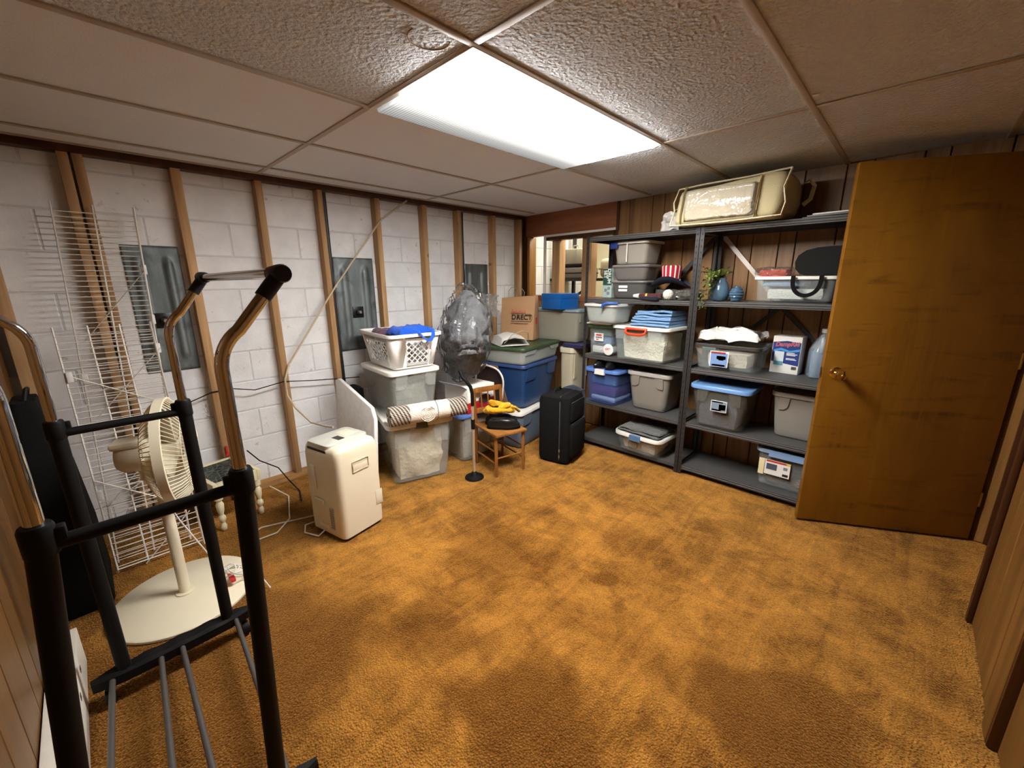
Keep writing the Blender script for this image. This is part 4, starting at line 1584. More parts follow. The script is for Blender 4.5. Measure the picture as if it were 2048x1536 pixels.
b.span((-.06, yy - .0035, .148), (.11, yy - .0015, .151))
b.tube([(.135, yy - .001, .2365), (.152, yy - .002, .202), (.135, yy - .002, .1695)], .0016, 4)
stuff(b.obj('printed_frame', M_ink, t, 0))
B().span((.1655, -.03, .14), (.1672, .02, .20)).obj('red_mark', M_inkred, t, 0)

# grey paper sack on the green lid
b = B()
rings = []
for k, (x, w, hgt) in enumerate(((-.13, .17, .012), (-.08, .19, .07), (0, .20, .085), (.07, .21, .075), (.12, .22, .055))):
    rings.append([(x, -w / 2, .002), (x + .01, w / 2, .002), (x + .005, w / 2 * .7, hgt * .8), (x - .005, 0, hgt), (x, -w / 2 * .75, hgt * .75)])
b.loft(rings, True, False)
o = b.obj('grey_sack', plain('grey_white_paper', rgb(190, 188, 182), .5, var=.12, vs_=10), None, 20, loc=(.49, 1.63, .869), rot=(0, 0, math.radians(-22)), solid=.002)
o.scale = (1.25, 1.2, 1.2)
tag(o, 'crumpled grey white paper sack lying open on the green lid', 'paper bag')
b = B()
b.tube([(.10, -.07, .02), (.14, -.03, .08), (.17, .03, .11), (.15, .09, .09), (.11, .11, .03)], .003, 6)
b.obj('sack_handle', plain('kraft_cord', rgb(150, 140, 122), .7), o, 60)

# suitcase
sc = thing('suitcase', 'black upright fabric suitcase with front pocket and zips', 'suitcase', (1.10, 1.615, 0), 12)
b = B()
b.loft([rrect(.25, .30, .035, .02), rrect(.26, .31, .04, .04), rrect(.26, .31, .04, .50), rrect(.245, .295, .045, .535), rrect(.15, .24, .05, .548)])
b.obj('shell', M_blackfab, sc, 50)
B().span((.12, -.13, .06), (.160, .13, .33), .018).obj('front_pocket', M_blackfab, sc, 50)
B().span((.12, -.12, .345), (.150, .12, .50), .016).obj('front_pocket', M_blackfab, sc, 50)
M_zip = plain('zip_grey', rgb(88, 88, 90), .4, .5)
for z in (.335, .505):
    B().tube([(.143, -.12, z), (.147, .12, z)], .003, 6).obj('zip', M_zip, sc, 50)
b = B()
b.tube([(.06, -.156, .04), (.06, -.157, .50), (.05, -.13, .545), (.05, .13, .545)], .0035, 6)
b.obj('zip', M_zip, sc, 50)
for p in ((.062, -.159, .12), (.062, -.159, .07), (.140, -.10, .31)):
    B().box(p, (.008, .005, .026), .002).obj('zip_pull', M_bolt_end, sc)
B().tube([(-.04, -.07, .546), (-.04, -.05, .575), (-.04, .05, .575), (-.04, .07, .546)], .009, 8, flat=.6).obj('carry_handle', M_blackplastic, sc)
B().tube([(-.127, -.05, .20), (-.147, -.05, .25), (-.147, -.05, .36), (-.127, -.05, .40)], .008, 8).obj('side_handle', M_blackplastic, sc)
for sy in (-.11, .11):
    B().lathe([(.008, -.012), (.026, -.011), (.026, .011), (.008, .012)], 16, Matrix.Translation((-.075, sy, .026)) @ Matrix.Rotation(PI / 2, 4, 'X')).obj('wheel', M_blackplastic, sc)
    B().box((.07, sy, .012), (.04, .03, .024), .004).obj('skid_foot', M_blackplastic, sc)
t = thing('navy_bag', 'dark blue soft bag tucked behind the black suitcase', 'bag', (1.02, 1.88, 0), 8)
lump(.17, .16, .52, 21, .015, .3).obj('bag_body', cloth('dark_navy_cloth', rgb(34, 44, 66)), t, 60)
b = lump(.14, .10, .64, 25, .01, .2)
o = b.obj('black_bag', M_blackfab, None, 60, loc=(.045, .415, 0), rot=(0, 0, .05))
tag(o, 'black soft bag standing between the block wall and the white padded board', 'bag')
# ------------------------------------------------------------------ black steel shelving, two units side by side
M_steel = plain('charcoal_steel', rgb(50, 49, 49), .42, .25, var=.06)
M_deck = plain('charcoal_deck', rgb(78, 77, 76), .55, .1, var=.08)
M_hole = plain('punched_hole', rgb(8, 8, 8), .8)
M_brace = plain('bare_brace', rgb(178, 168, 160), .4, .5)
YF, YB = 1.972, 2.335
LV = (.068, .402, .800, 1.258, 1.725)


def shelving(label, x0, x1, bright):
    t = thing('shelving_unit', label, 'shelf', ((x0 + x1) / 2, (YF + YB) / 2, 0), 0, 'black steel shelving units by the panelled wall')
    w, d_ = (x1 - x0) / 2, (YB - YF) / 2
    for sx in (-1, 1):
        for sy in (-1, 1):
            X, Y = sx * w, sy * d_
            g = .0022
            L_ = [(X, Y), (X - sx * .025, Y), (X - sx * .025, Y - sy * g), (X - sx * g, Y - sy * g), (X - sx * g, Y - sy * .025), (X, Y - sy * .025)]
            p = B().loft([[(x, y, z) for x, y in L_] for z in (0, 1.735)]).obj('post', M_steel, t, 0)
            h = B()
            for k in range(44):
                z = .05 + k * .038
                h.box((X - sx * .013, Y + sy * .0003, z), (.006, .0008, .011))
                h.box((X + sx * .0003, Y - sy * .013, z), (.0008, .006, .011))
            stuff(h.obj('slots', M_hole, p, 0))
    for z in LV:
        sq = lambda k, zz: [(-w + k, -d_ + k, zz), (w - k, -d_ + k, zz), (w - k, d_ - k, zz), (-w + k, d_ - k, zz)]
        dk = B().loft([sq(.008, z - .005), sq(.008, z - .028), sq(.018, z - .028), sq(.018, z - .032), sq(.0045, z - .032), sq(.0045, z)]).obj('shelf_deck', M_deck, t, 30)
        for zz in (z - .009, z - .023):
            B().tube([(-w + .03, -d_ + .0035, zz), (w - .03, -d_ + .0035, zz)], .0028, 6).obj('bead', M_deck, dk, 60)
    yb = d_ + .004
    for a, c, m in (((-w + .02, 1.70), (-.01, 1.24), bright), ((.01, 1.24), (w - .02, 1.70), M_steel), ((0, 1.22), (-w + .02, .80), M_steel), ((0, 1.22), (w - .02, .80), M_steel)):
        dx, dz = c[0] - a[0], c[1] - a[1]
        L = math.hypot(dx, dz)
        Mb = Matrix.Translation(((a[0] + c[0]) / 2, yb, (a[1] + c[1]) / 2)) @ Matrix.Rotation(-math.atan2(dz, dx), 4, 'Y')
        B().box((0, 0, 0), (L, .002, .028), 0, Mb).obj('brace', m, t, 0)
    return t


shelving('black steel shelving unit by the window opening, next to the suitcase', 1.043, 1.914, M_steel)
shelving('black steel shelving unit partly behind the open wooden door', 1.918, 2.788, M_brace)

# ------------------------------------------------------------------ bins on the shelving
t = bin_('storage_bin', 'clear bin with white lid and red handle under light blue towels', (1.572, 2.105, .801), -5, .475, .40, .265, C_clear, M_lidwhite, .90, .024, r=.04)
b = B()
b.tube([(-.085, -.215, .250), (-.08, -.228, .222), (-.05, -.232, .210), (.05, -.232, .210), (.08, -.228, .222), (.085, -.215, .250), (-.085, -.215, .250)], .010, 8)
b.obj('red_handle', plain('bright_red', rgb(226, 62, 28), .4), t, 50)
inside('cream_duvet', 'cream quilted duvet filling the red handled bin', 'duvet', lump(.345, .275, .195, 31, .020, .18, 14, 9), cloth('cream_quilt', rgb(238, 232, 208), 60, .05, .9, 16), t, (.02, -.005, .02))

t = bin_('storage_bin', 'clear bin with green lid holding folded linens by the shelf corner post', (1.185, 2.150, .801), 0, .25, .34, .245, C_clear, plain('sage_lid', rgb(78, 98, 66), .4), .92, .022, ribs=False)
for z, nm, lab, c in ((.018, 'white_linen', 'white linen folded at the bottom of the green lidded bin', rgb(232, 230, 226)), (.092, 'blue_linen', 'light blue linen folded in the middle of the green lidded bin', rgb(120, 158, 214)), (.162, 'teal_linen', 'pale teal linen folded at the top of the green lidded bin', rgb(128, 176, 176))):
    inside(nm, lab, 'linen', lump(.178, .250, .054, int(z * 100), .006, .2, 10, 12), cloth(nm + '_cloth', c, 120, .08, .6, 16), t, (0, 0, z))
sticker(t, -.005, .15, .085, .065, -.159, M_paper, ((.5, .75, .6, .18, M_inkred), (.5, .45, .7, .2, M_inkgrey), (.35, .2, .3, .12, M_inkred)))
b = B()
b.lathe([(.044, -.001), (.046, 0), (.044, .001)], 24, Matrix.Translation((.085, -.157, .055)) @ Matrix.Rotation(PI / 2, 4, 'X'))
st = b.obj('round_sticker', M_paper, t)
B().tube([(.085 + .018 * math.cos(a * 2.2) - .004 * a, -.1588, .058 + .008 * math.sin(a * 4)) for a in [k * .12 for k in range(26)]], .0022, 4).obj('red_scrawl', M_inkred, st, 0)
b = draped(.235, .20, .022, 41, .006, 12, .0)
inside('white_towel', 'thin white towel lying on the green lidded bin', 'towel', b, cloth('white_towel_cloth', rgb(236, 234, 226), 160, .05), t, (-.005, -.075, .249))

t = bin_('storage_bin', 'small clear lidded bin with blue handle resting on the white towel', (1.265, 1.985, 1.079), -4, .31, .30, .146, C_milky, clear('clear_lid', rgb(226, 228, 226), .62), .86, .020, r=.04, ribs=False)
b = B()
b.tube([(.05, -.164, .118), (.06, -.170, .142), (.09, -.166, .154), (.135, -.146, .154), (.155, -.12, .152)], .0105, 8)
b.obj('blue_handle', plain('royal_blue_grip', rgb(40, 84, 158), .4), t, 50)


def towel_stack(name, label, cat, loc, rz, w, d, n, th, m, seed, droop=0.0, dd=.008):
    t = thing(name, label, cat, loc, rz)
    z = 0.0
    for k in range(n):
        # each layer is a fold: a U of cloth with its rounded fold to the front
        b = B()
        pts = []
        hw = w * (1 - .03 * k) / 2
        for i in range(17):
            x = -hw + 2 * hw * i / 16
            dz = noise.noise(Vector((x * 8, seed + k, .3))) * dd
            dy = noise.noise(Vector((x * 6, seed + k, 4.3))) * .014 + (.012 if k % 2 else 0)
            sec = []
            r = th / 2
            for a in range(9):
                an = PI / 2 + PI * a / 8
                sec.append((x, -d / 2 + dy + r * .95 + r * math.cos(an), z + r + dz + r * math.sin(an)))
            sec.append((x, d / 2, z + dz * .3))
            sec.append((x, d / 2, z + 2 * r + dz * .3))
            pts.append(sec)
        b.loft(pts)
        g = b.obj('fold', m, t, 50)
        z += th * .98
    return t


M_bluetowel = cloth('light_blue_terry', rgb(126, 168, 214), 240, .10, .9, 10)
for k in range(3):
    tt = towel_stack('bath_towel', ('folded light blue towel at the bottom of the towel pile', 'folded light blue towel in the middle of the towel pile', 'folded light blue towel on top of the towel pile, curled at one end')[k], 'towel',
                     (1.612 + .006 * k, 2.12 + .01 * k, 1.068 + .038 * k), -6 + 2 * k, .32 - .02 * k, .26, 2, .0165, M_bluetowel, 51 + k, dd=.010)
    tt['group'] = 'light blue towels on the red handled bin'

t = bin_('storage_bin', 'clear blue bin with blue lid holding folded purple cloth under black shoes', (1.248, 2.115, .403), -2, .322, .375, .295, C_blue, M_lidblue2, .90, .026, grip=M_whiteplastic, grip_w=.09, ribs=False)
for z, h_, nm, lab, c in ((.020, .040, 'pale_blue_cloth', 'pale blue cloth at the bottom of the blue lidded bin', rgb(178, 194, 226)), (.072, .078, 'purple_cloth', 'purple folded cloth in the middle of the blue lidded bin', rgb(96, 58, 110)), (.164, .075, 'patterned_blue_cloth', 'patterned light blue cloth at the top of the blue lidded bin', rgb(98, 150, 196))):
    inside(nm, lab, 'cloth', lump(.235, .255, h_, int(z * 300), .008, .2, 10, 10), cloth(nm + '_m', c, 60 if 'pattern' in nm else 160, .35 if 'pattern' in nm else .1, .6, 14), t, (0, 0, z))
for k in range(2):
    s_ = shoe(('black strapped shoe on the blue lid, nearest the shelf corner post', 'black strapped shoe on the blue lid, nearest the grey tote')[k], (1.185 + .105 * k, 2.045 - .015 * k, .700), -100 + 8 * k, s=.76, group='black shoes on the blue lidded bin')
    b = B()
    b.tube([(-.03, -.040, .05), (-.02, -.02, .082), (-.02, .02, .082), (-.03, .040, .05)], .010, 6, flat=.35)
    b.obj('strap', M_leather, s_, 50)

bin_('grey_tote', 'grey opaque tote with lid on the shelf beside the purple filled bin', (1.605, 2.19, .403), 0, .36, .35, .305, M_grey, M_greylid, .82, .030, r=.04, cat='storage tote', band=M_grey)

t = bin_('storage_bin', 'shallow clear bin with white lid and blue latch under the grey towel', (1.605, 2.085, .070), -3, .41, .36, .155, C_clear, M_lidwhite, .88, .026, grip=plain('steel_blue_latch', rgb(88, 122, 160), .4), grip_w=.10, r=.06, ribs=False)
inside('cream_fleece', 'cream fleece filling the shallow bin on the bottom shelf', 'fleece', lump(.29, .235, .095, 61, .016, .3, 10, 12), cloth('cream_fleece2', rgb(226, 212, 184), 60, .1, .8, 16), t, (0, 0, .017))
b = B()
b.tube([(x, -.166, z) for x, _, z in rrect(.075, .05, .01, .0)] and [(-.02 + x, -.1655, .075 + y) for x, y, _ in rrect(.075, .052, .01, 0, 4)], .0022, 4, closed=True)
pr_ = b.obj('printed_mark', plain('brown_ink', rgb(96, 54, 40), .6), t, 0)
tw = draped(.36, .30, .026, 66, .008, 16, .0)
for k in range(2):
    o = draped(.36 - .015 * k, .27 - .01 * k, .018, 66 + k, .007, 16, .012 if k else 0).obj('grey_towel', cloth('grey_terry', rgb(104, 106, 102), 130, .25, 1.0, 26), None, 60, loc=(1.605 + .008 * k, 2.07 + .006 * k, .229 + .031 * k), rot=(0, 0, -.08 + .03 * k))
    tag(o, ('lower grey towel lying on the shallow white lidded bin', 'upper grey shaggy towel on the shallow white lidded bin')[k], 'towel', 'grey towels on the bottom shelf')
tw.bm.free()

# right-hand unit
t = bin_('storage_bin', 'clear bin with dark grey rim holding crumpled white cloths, no lid', (2.140, 2.158, .801), 0, .425, .34, .170, C_clear, None, .90, r=.04, ribs=False)
b = B()
o_ = [rrect(.404, .319, .04, .155), rrect(.424, .339, .048, .155), rrect(.428, .343, .05, .172), rrect(.416, .331, .046, .178), rrect(.400, .315, .04, .173), rrect(.404, .319, .04, .155)]
b.loft(o_, False, False)
b.obj('rim', plain('dark_grey_rim', rgb(66, 64, 62), .4), t, 40)
inside('cream_cloth', 'cream cloth crumpled along the bottom of the dark rimmed bin', 'cloth', lump(.255, .185, .085, 71, .012, .22, 12, 11), cloth('cream_crumple', rgb(232, 222, 200), 60, .08, .9, 16), t, (.0, 0, .024))
inside('teal_cloth', 'pale teal cloth at one end of the dark rimmed bin', 'cloth', lump(.09, .16, .025, 72, .006, .3), cloth('teal_crumple', rgb(130, 168, 170)), t, (-.12, -.03, .127))
o_ = inside('white_sack', 'crumpled white fabric sack heaped on the dark rimmed bin', 'bag', draped(.36, .27, .03, 75, .036, 20, .045), cloth('white_sack_cloth', rgb(222, 220, 214), 60, .10, .9, 10), t, (-.01, .0, .238))
sticker(t, -.03, .082, .115, .105, -.1655, M_paper, ((.5, .45, .92, .86, plain('label_blue', rgb(120, 150, 200), .5)), (.45, .90, .8, .12, M_inkred), (.62, .6, .5, .22, M_ink), (.62, .48, .3, .10, M_inkred), (.5, .10, .7, .12, M_inknavy)))

t = thing('moisture_absorber_box', 'navy and white moisture absorber carton with red lettering on the shelf', 'box', (2.447, 2.262, .801), -4)
b = B()
b.span((-.080, -.055, 0), (.080, .055, .240), .002)
b.obj('carton_body', M_paper, t, 30)
b = B()
b.loft([[(x, y, z) for x, z in ((-.077, .075), (.077, .055), (.077, .205), (.0, .212), (-.077, .20))] for y in (-.0562, -.0548)])
f_ = b.obj('printed_panel', M_inknavy, t, 0)
b = B()
b.loft([[(x, y, z) for x, z in ((-.07, .150), (-.03, .165), (.02, .150), (.075, .165), (.075, .150), (.02, .138), (-.03, .150), (-.07, .138))] for y in (-.0572, -.0560)])
b.obj('printed_wave', plain('wave_blue', rgb(70, 150, 210), .5), f_, 0)
text('DampRid', .038, plain('white_ink', rgb(238, 236, 230), .5), t, (.001, -.0568, .190), (PI / 2, math.radians(-5), 0), ext=.0003, off=.0011, shear=.25, sx=.92)
text('DampRid', .038, M_inkred, t, (.001, -.0576, .190), (PI / 2, math.radians(-5), 0), ext=.0003, off=.0005, shear=.25, sx=.92)
B().span((-.062, -.0572, .052), (-.008, -.056, .142)).obj('printed_pouch', plain('pouch_print', rgb(206, 216, 220), .5), t, 0)
B().span((-.062, -.0578, .052), (-.008, -.0573, .078)).obj('printed_pouch', plain('pouch_teal', rgb(90, 150, 170), .5), t, 0)
b = B()
for k, (w_, z) in enumerate(((.045, .135), (.06, .128), (.05, .121), (.05, .100), (.058, .093))):
    b.span((.005, -.0570, z - .002), (.005 + w_, -.0563, z + .002))
stuff(b.obj('printed_lines', M_paper, t, 0))
b = B()
for k in range(9):
    b.span((.042 + k * .0032, -.0572, .030), (.0436 + k * .0032, -.0562, .050))
stuff(b.obj('bar_lines', M_ink, t, 0))

t = thing('liquid_jug', 'clear jug of blue liquid with white cap beside the open door', 'jug', (2.635, 2.235, .801), 20)
M_liq = clear('blue_liquid', rgb(92, 132, 176), .72, .2)
b = B()
b.loft([rrect(.125, .135, .03, 0), rrect(.14, .15, .035, .008), rrect(.14, .15, .035, .15), rrect(.135, .145, .035, .17), rrect(.10, .12, .04, .215, 5, .0, .006), rrect(.055, .06, .02, .255, 5, 0, .012), rrect(.042, .042, .0205, .268, 5, 0, .012), rrect(.042, .042, .0205, .278, 5, 0, .012)])
b.obj('jug_body', clear('jug_plastic', rgb(200, 212, 220), .35, .15), t, 50)
b = B()
b.loft([rrect(.118, .128, .03, .003), rrect(.132, .142, .033, .01), rrect(.132, .142, .033, .150), rrect(.130, .140, .033, .168)])
b.obj('liquid', M_liq, t, 50)
B().lathe([(.024, .276), (.024, .298), (.021, .300), (.0, .300)], 20, Matrix.Translation((0, .012, 0))).obj('cap', M_whiteplastic, t, 40)
B().tube([(-.02, -.02, .255), (-.03, -.075, .245), (-.03, -.085, .20), (-.03, -.075, .165)], .013, 8).obj('grip', clear('jug_plastic', rgb(200, 212, 220), .35, .15), t, 50)

t = bin_('storage_bin', 'smoky clear bin with sky blue lid and grey cloth inside', (2.152, 2.115, .403), 0, .39, .385, .302, C_smoke, M_lidblue, .80, .028, r=.045)
inside('grey_violet_cloth', 'grey violet cloth folded in the sky blue lidded bin', 'cloth', lump(.245, .245, .18, 81, .016, .2, 12, 9), cloth('grey_violet', rgb(128, 126, 146), 80, .12, .7, 14), t, (-.01, -.01, .018))
sticker(t, .01, .175, .10, .075, -.184, M_paper, ((.5, .5, .94, .9, plain('label_steel', rgb(120, 140, 160), .5)), (.72, .45, .42, .5, M_inkyellow), (.4, .88, .7, .12, M_paper), (.38, .14, .6, .14, M_ink)), tilt=0)
bin_('grey_tote', 'grey opaque tote with lid partly hidden by the open door', (2.582, 2.20, .403), 0, .33, .24, .300, M_grey, M_greylid, .82, .030, r=.04, cat='storage tote')
t = bin_('storage_bin', 'clear bin with pale blue latched lid on the bottom shelf by the door', (2.572, 2.165, .070), 0, .36, .30, .262, C_clear, plain('pale_blue_lid', rgb(146, 176, 212), .4), .90, .026, grip=plain('pale_blue_latch', rgb(126, 160, 204), .4), grip_w=.20, ribs=False)
inside('small_parts', 'brown and white odds and ends heaped in the pale blue lidded bin', 'oddments', lump(.25, .20, .06, 83, .018, .3, 12, 18), cloth('brown_oddments', rgb(128, 108, 92), 90, .5, .9, 40), t, (0, 0, .017))
sticker(t, -.045, .145, .14, .10, -.1445, M_paper, ((.45, .92, .8, .12, M_inkred), (.90, .92, .2, .12, M_inkyellow), (.28, .55, .42, .40, plain('label_slate', rgb(70, 84, 98), .5)), (.82, .60, .16, .2, M_inkgrey), (.84, .16, .22, .16, M_ink)))
B().span((-.150, -.1450, .085), (-.118, -.1430, .195)).obj('yellow_card', plain('cream_card', rgb(232, 220, 176), .6), t, 0)

# shelf at eye level
t = bin_('storage_bin', 'long clear bin with white lid full of white linens under the black case', (2.455, 2.185, 1.259), 0, .44, .26, .155, C_clear, M_lidwhite, .95, .020, ribs=False)
inside('white_linen_stack', 'white linens filling the bottom of the long bin on the eye-level shelf', 'linen', lump(.295, .150, .060, 91, .006, .2, 10, 12), cloth('white_linen2', rgb(236, 232, 222), 80, .05, .7, 18), t, (0, 0, .021))
inside('light_blue_linen', 'light blue linen lying on white ones in the long bin', 'linen', lump(.23, .185, .034, 93, .010, .25, 10, 12), cloth('light_blue_linen2', rgb(160, 190, 226), 80, .08, .6, 18), t, (-.06, 0, .096))
t = thing('instrument_case', 'black rounded soft case with hanging strap on the long white lidded bin', 'case', (2.615, 2.150, 1.416), 0)
b = B()
b.loft([[(x, y * k, .066 + z * k) for x, z in [(-.20 + .06 * (1 - math.cos(a)) if False else 0, 0)]] for y in (0,) for k in (1,)]) if False else None
prof = [(.20, 0), (-.10, 0), (-.140, .008), (-.166, .036), (-.172, .078), (-.160, .116), (-.125, .144), (-.07, .158), (.0, .163), (.20, .163)]
b.loft([[(x * .98, -.10, .004 + z * .95) for x, z in prof], [(x, -.085, z) for x, z in prof], [(x, .085, z) for x, z in prof], [(x * .98, .10, .004 + z * .95) for x, z in prof]])
b.obj('case_body', cloth('black_case_cloth', rgb(28, 29, 28), bump=.2), t, 40)
b = B()
pts = []
for k in range(25):
    a = PI * k / 24
    pts.append((-.095 + .068 * math.cos(a) * (1 + .1 * math.sin(a)), -.112, .0 - .112 * math.sin(a) ** .8))
rr = []
for i, p in enumerate(pts):
    p = Vector(p)
    tg = (Vector(pts[min(i + 1, 24)]) - Vector(pts[max(i - 1, 0)])).normalized()
    s_ = Vector((tg.z, 0, -tg.x))
    rr.append([p + s_ * .011 + Vector((0, -.002, 0)), p + s_ * .011 + Vector((0, .002, 0)), p - s_ * .011 + Vector((0, .002, 0)), p - s_ * .011 + Vector((0, -.002, 0))])
b.loft(rr)
b.obj('strap', M_blackfab, t, 40)
t = thing('pink_packet', 'coral pink cloth folded in a clear packet on the long white lidded bin', 'packet', (2.325, 2.19, 1.415), -6)
lump(.155, .11, .040, 95, .010, .35, 10, 14).obj('pink_cloth', cloth('coral_cloth', rgb(232, 118, 100), 100, .1, .6, 20), t, 60)
b = lump(.20, .14, .050, 96, .008, .35, 12, 20, False)
b.obj('clear_sleeve', film('packet_film', (.96, .94, .94, 1), .10, 30), t, 20, loc=(-.005, 0, .006))

t = thing('potted_vine', 'trailing green vine in a blue glazed vase by the shelf posts', 'plant', (2.040, 2.085, 1.259), 0)
M_vase = plain('blue_glaze', rgb(86, 116, 138), .22, var=.25, vs_=9)
b = B()
b.lathe([(.030, 0), (.048, .008), (.059, .04), (.057, .075), (.046, .11), (.031, .135), (.033, .150), (.028, .150), (.026, .13)], 28)
b.obj('vase', M_vase, t, 50)
M_leaf = plain('variegated_leaf', rgb(104, 122, 52), .45, var=.45, vs_=30)
lf = B()
lf.loft([[(0, 0, 0), (.0, 0, .001)], [(-.0065, .008, .002), (.0065, .008, .002)], [(-.007, .015, .001), (.007, .015, .001)], [(0, .026, -.003), (.0, .026, -.002)]], False, False, closed=False)
leaf0 = None
lr = random.Random(11)
for s in range(34):
    ps = []
    if s < 16:                                   # stems that spill over one side and hang before the vase
        out = s < 8
        sx, sy = (lr.uniform(-.125, -.02), -.150) if out else (lr.uniform(-.070, -.015), lr.uniform(-.10, -.05))
        low = lr.uniform(-.05, .07) if out else lr.uniform(.03, .10)
        for k in range(10):
            u = k / 9
            z = .146 + .16 * u * (1 - u) * (1 - u) * 2 - (.146 - low) * u ** 1.7
            y = sy * min(1, u * 2.2)
            ps.append(Vector((sx * (u if out else min(1, u * 1.6)) + .006 * math.sin(k + s), y, z)))
    else:                                        # short upright sprays
        an = lr.uniform(0, 2 * PI)
        L, up_ = lr.uniform(.03, .095), lr.uniform(.04, .09)
        for k in range(10):
            u = k / 9
            ps.append(Vector((math.cos(an) * L * u - .025 * u, min(math.sin(an) * L * u * .8, .07) - .02 * u, .142 + up_ * u * (1.6 - .7 * u) - (.03 * u * u if s % 2 else 0))))
    b = B()
    b.tube(ps, .0012, 4)
    b.obj('stem', plain('vine_stem', rgb(86, 92, 44), .6), t, 60)
    for k in range(1, 10):
        for side in (-1, 1):
            if lr.random() < .2:
                continue
            p = ps[k]
            tg = (ps[k] - ps[k - 1]).normalized()
            yaw = math.atan2(tg.y, tg.x) - PI / 2 + side * 1.0 + lr.uniform(-.6, .6)
            if leaf0 is None:
                leaf0 = o = lf.obj('leaf', M_leaf, t, 60)
                o.location = p
            else:
                o = share(leaf0, 'leaf', t, p)
            o.rotation_euler = (lr.uniform(-.9, .5), side * lr.uniform(.1, .8), yaw)
            o.scale = [lr.uniform(.55, .95)] * 3
t = thing('ribbed_jar', 'small ribbed blue ceramic jar between the vine and the long bin', 'jar', (2.148, 2.065, 1.259), 0)
prof = [(.022, 0), (.036, .004)]
for k in range(28):
    u = k / 27
    prof.append((.043 * math.sin(PI * (.20 + .66 * u)) + .0028 * math.sin(u * 5 * 2 * PI), .006 + .088 * u))
prof += [(.010, .098), (.0, .099)]
b = B()
b.lathe(prof, 28)
b.obj('jar_body', plain('blue_glaze_dark', rgb(70, 98, 124), .22, var=.2), t, 50)

# three stacked grey bins, boxes by the window
t = bin_('storage_bin', 'grey translucent bin with paper tags, lowest of the stack by the window', (1.366, 2.19, 1.259), 0, .30, .26, .135, clear('grey_smoke_bin', rgb(96, 94, 92), .75, .25), plain('grey_rim_lid', rgb(134, 132, 128), .35), .90, .014, ribs=False, lid_over=.006, group='bins stacked by the window')
for z in (.055, .082):
    B().span((-.075, -.1235, z), (.0, -.1215, z + .018)).obj('paper_tag', M_paper, t, 0)
bin_('storage_bin', 'grey translucent bin in the middle of the stack by the window', (1.370, 2.19, 1.395), 0, .31, .27, .118, clear('grey_smoke_bin2', rgb(126, 122, 118), .72, .25), plain('grey_rim_lid', rgb(134, 132, 128), .35), .84, .014, ribs=False, lid_over=.006, group='bins stacked by the window')
t = bin_('storage_bin', 'pale clear bin with white rim on top of the stack by the window', (1.370, 2.19, 1.514), -3, .32, .27, .165, clear('pale_clear_bin', rgb(196, 190, 178), .5, .25), None, .86, ribs=False, group='bins stacked by the window')
b = B()
b.loft([rrect(.300, .262, .03, .152), rrect(.322, .284, .04, .152), rrect(.322, .284, .04, .168), rrect(.306, .268, .035, .170), rrect(.300, .262, .03, .152)], False, False)
b.obj('white_rim', M_lidwhite, t, 40)
B().span((-.155, -.150, .120), (-.09, -.128, .172), .004).obj('navy_clip', M_inknavy, t)
B().span((-.015, -.140, .02), (-.005, -.136, .155), .002).obj('corner_rib', M_lidwhite, t)

t = thing('drum_set_box', 'teal and white toy drum box standing by the shelf corner post', 'box', (1.122, 2.235, 1.259), 0)
b = B()
b.span((-.042, -.06, 0), (.042, .06, .235), .002)
b.obj('carton_body', plain('box_white_teal', rgb(176, 196, 190), .5, var=.2, vs_=30), t, 30)
B().span((-.040, -.0612, .10), (.040, -.0600, .233)).obj('printed_panel', plain('dark_teal_print', rgb(36, 78, 68), .5), t, 0)
M_wi = plain('white_ink', rgb(238, 236, 230), .5)
text('DRUM', .042, M_wi, t, (.016, -.0618, .172), (PI / 2, PI / 2, 0), off=.0012)
text('SET', .042, M_wi, t, (-.018, -.0618, .188), (PI / 2, PI / 2, 0), off=.0012)
for cx_, cz in ((-.012, .06), (.012, .035), (.016, .075)):
    B().lathe([(.012, 0), (.014, .0006), (.0, .0008)], 16, Matrix.Translation((cx_, -.0602, cz)) @ Matrix.Rotation(PI / 2, 4, 'X')).obj('printed_drum', M_inkgrey, t, 0)
t = thing('flower_box', 'narrow brown red box with yellow flower beside the toy drum box', 'box', (1.187, 2.275, 1.259), 0)
b = B()
b.span((-.021, -.05, 0), (.021, .05, .262), .002)
b.obj('carton_body', plain('red_brown_card', rgb(126, 62, 48), .5, var=.3, vs_=20), t, 30)
for k in range(6):
    a = k * PI / 3
    B().lathe([(.010, 0), (.011, .0006), (.0, .0007)], 12, Matrix.Translation((.012 * math.cos(a), -.0505, .225 + .012 * math.sin(a))) @ Matrix.Rotation(PI / 2, 4, 'X')).obj('petal', M_inkyellow, t, 0)
B().lathe([(.007, 0), (.008, .0012), (.0, .0014)], 12, Matrix.Translation((0, -.0508, .225)) @ Matrix.Rotation(PI / 2, 4, 'X')).obj('petal_centre', plain('orange_ink', rgb(224, 120, 40), .5), t, 0)
B().span((-.018, -.0512, .02), (.018, -.0500, .185)).obj('pink_panel', plain('pink_print', rgb(228, 172, 160), .5), t, 0)

# hat and clutter on the eye-level shelf
t = thing('striped_top_hat', 'red and white striped hat with navy starred band and brim', 'hat', (1.655, 2.185, 1.378), 10)


